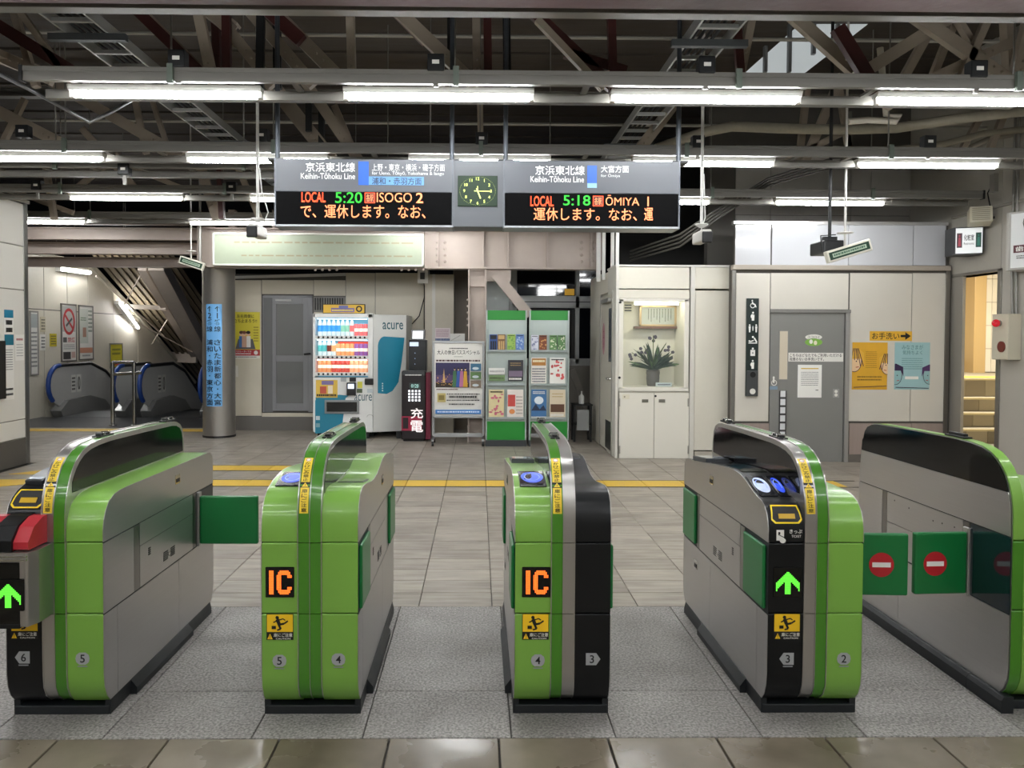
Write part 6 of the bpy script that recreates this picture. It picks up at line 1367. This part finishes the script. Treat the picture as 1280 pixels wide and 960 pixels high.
p.ring(cu, cv+k*.5, k*.22, k*.12, .006, BLK, 10, PI, 2*PI)
p.rect(.05, h_*.29, w_-.02, h_*.42, M('#5A2A32')); p.text('歯科・矯正', .07, h_*.31, w_-.05, h_*.40, WHITE, .02); p.rows(.08, h_*.18, w_*.9, h_*.25, 2, M('#555555'), .4, 3)
p.build('sign_face', ad, (a, 7.9, c), U)
# alarm box with red lamp, conduits above it
y0_, z1_ = rw(1256, 393); y1_, z0_ = rw(1276, 450)
al = T('alarm_box', 'cream fire alarm box with a round red lamp at the right frame edge', 'alarm', (XR, (y0_+y1_)/2, z0_)); ya, yb2 = y1_, y0_
B('case', al, XR-.14, XR, ya, yb2, z0_, z1_, M('#C9C3B0', .4), .006)
yl, zl = rw(1262, 402); MB().tube([(XR-.14, ya+.14, z1_-.1), (XR-.17, ya+.14, z1_-.1)], .035, M('#8A8A86', .3, .6), 12).build('lamp_base', al); MB().sphere((XR-.18, ya+.14, z1_-.1), .042, M('#D0182C', .2, em=.12, coat=.5), 14).build('alarm_lamp', al)
MB().tube([(XR-.14, ya+.1, z0_+.14), (XR-.15, ya+.1, z0_+.14)], .06, M('#6E2A24', .4), 18).build('bell_grille', al); 
for yq in (ya+.04, ya+.1): tag(MB().tube([(XR-.03, yq, z1_), (XR-.03, yq+.02, c+.0), (XR-.03, yq+.02, 4.86)], .014, M('#8B8984', .4, .5), 8).build('conduit'), 'upright grey conduit above the alarm box, %s' % ('nearer' if yq < ya+.06 else 'farther'), 'pipe')
# ================================================================== escalators
BLU = M('#1B3F86', .4, coat=.2)
def balustrade(parent, X, y0, sdx, label_side=True):
    # rounded newel at the near end, level, then sinking away with the flight
    n = 10; r = .36; cz = .58; top = []; 
    for i in range(n+1):
        th = -PI/2-PI*i/n; top.append((y0+r+r*math.cos(th), cz+r*math.sin(th)))
    run = [(y0+r, cz+r), (y0+1.5, cz+r), (y0+2.1, cz+r-.18), (y0+4.0, cz+r-1.4), (y0+6.5, cz+r-3.0)]
    low = [(y0+6.5, -2.9), (y0+4.0, -1.3), (y0+2.2, -.1), (y0+1.6, .12), (y0+.5, .12)]
    g = MB().prism(top[1:-1][::1]+run+low, 'x', X-.012, X+.012, M('#C2C2C0', .38, .3, var=.05)).build('glass_panel', parent, .004)
    hr = [(X, p_[0]+(-.02 if p_[0] < y0+r else 0), p_[1]+.02) for p_ in top[2:]]+[(X, p_[0], p_[1]+.025) for p_ in run[1:3]]
    k = 9; MB().tube(hr[:k], .042, BLU, 10).build('handrail', parent); MB().tube(hr[k-1:]+[(X, run[3][0], run[3][1]+.02), (X, run[4][0], run[4][1]+.02)], .036, BLK, 10).build('handrail', parent)
    q = [(y0+.3, .0), (y0+.22, .12), (y0+.5, .3), (y0+1.3, .33), (y0+1.9, .2), (y0+2.6, -.3), (y0+6.5, -2.9), (y0+6.5, -3.3), (y0+2, -.6)]
    MB().prism(q, 'x', X-.1, X+.1, M('#8A8A88', .3, .4)).build('skirt', parent, .01)
    p = PR(); p.rect(0, 0, .16, .34, M('#D8D8D2')); p.rows(.02, .03, .14, .31, 4, BLK, .5, 4); p.build('warning_sticker', parent, (X+.0125, y0+.75, .42), (0, 1, 0))
    p = PR(); p.rect(0, 0, .16, .34, M('#D8D8D2')); p.ell(.08, .17, .05, .13, M('#333333')); p.ell(.08, .17, .03, .1, M('#D8D8D2')); p.rect(.07, .08, .09, .26, M('#333333')); p.build('warning_sticker', parent, (X+.0125, y0+.95, .42), (0, 1, 0))
for nm, xa_, xb_ in (('left escalator sinking beside the panelled wall, blue handrail ends', -7.86, -6.68), ('right escalator partly behind the round steel column, blue handrail ends', -6.2, -5.1)):
    es = T('escalator', nm, 'escalator', ((xa_+xb_)/2, 14.0, 0), 'escalators')
    balustrade(es, xa_, 14.0, 1); balustrade(es, xb_, 14.0, 1)
    for i in range(14):
        y = 15.4+.4*i; z = -.02-max(0, i-1)*.2; B('step', es, xa_+.1, xb_-.1, y, y+.41, z-.25, z, M('#3A3B3D', .4, .8))
    B('comb_plate', es, xa_+.1, xb_-.1, 14.2, 15.4, -.2, .006, M('#77797B', .35, .9)); 
ST('escalator_pit_wall', MB().box(-10.5, -4.0, 14.2, 14.35, -3.0, -.04, M('#3A3A3A', .6))); 
# barrier rail before the escalators
bar_ = T('barrier', 'steel pipe barrier standing between the escalators', 'barrier', (-6.2, 12.9, 0)); STP = M('#A5A5A2', .25, 1)
bx0, bx1 = P(141, 533, 12.9).x, P(168, 533, 12.9).x; zt_ = P(150, 453, 12.9).z; zm = P(150, 468, 12.9).z
for x in (bx0, bx1): MB().tube([(x, 12.9, 0), (x, 12.9, zt_)], .032, STP, 12).build('post', bar_); MB().lathe((x, 12.9, 0), [(.06, 0), (.06, .015), (.035, .02)], STP, 14).build('floor_flange', bar_)
MB().tube([(bx0, 12.9, zt_), (bx1, 12.9, zt_)], .028, STP, 12).build('top_rail', bar_); MB().tube([(bx0, 12.9, zm), (bx1+.12, 12.9, zm+.03)], .028, STP, 12).build('middle_rail', bar_)
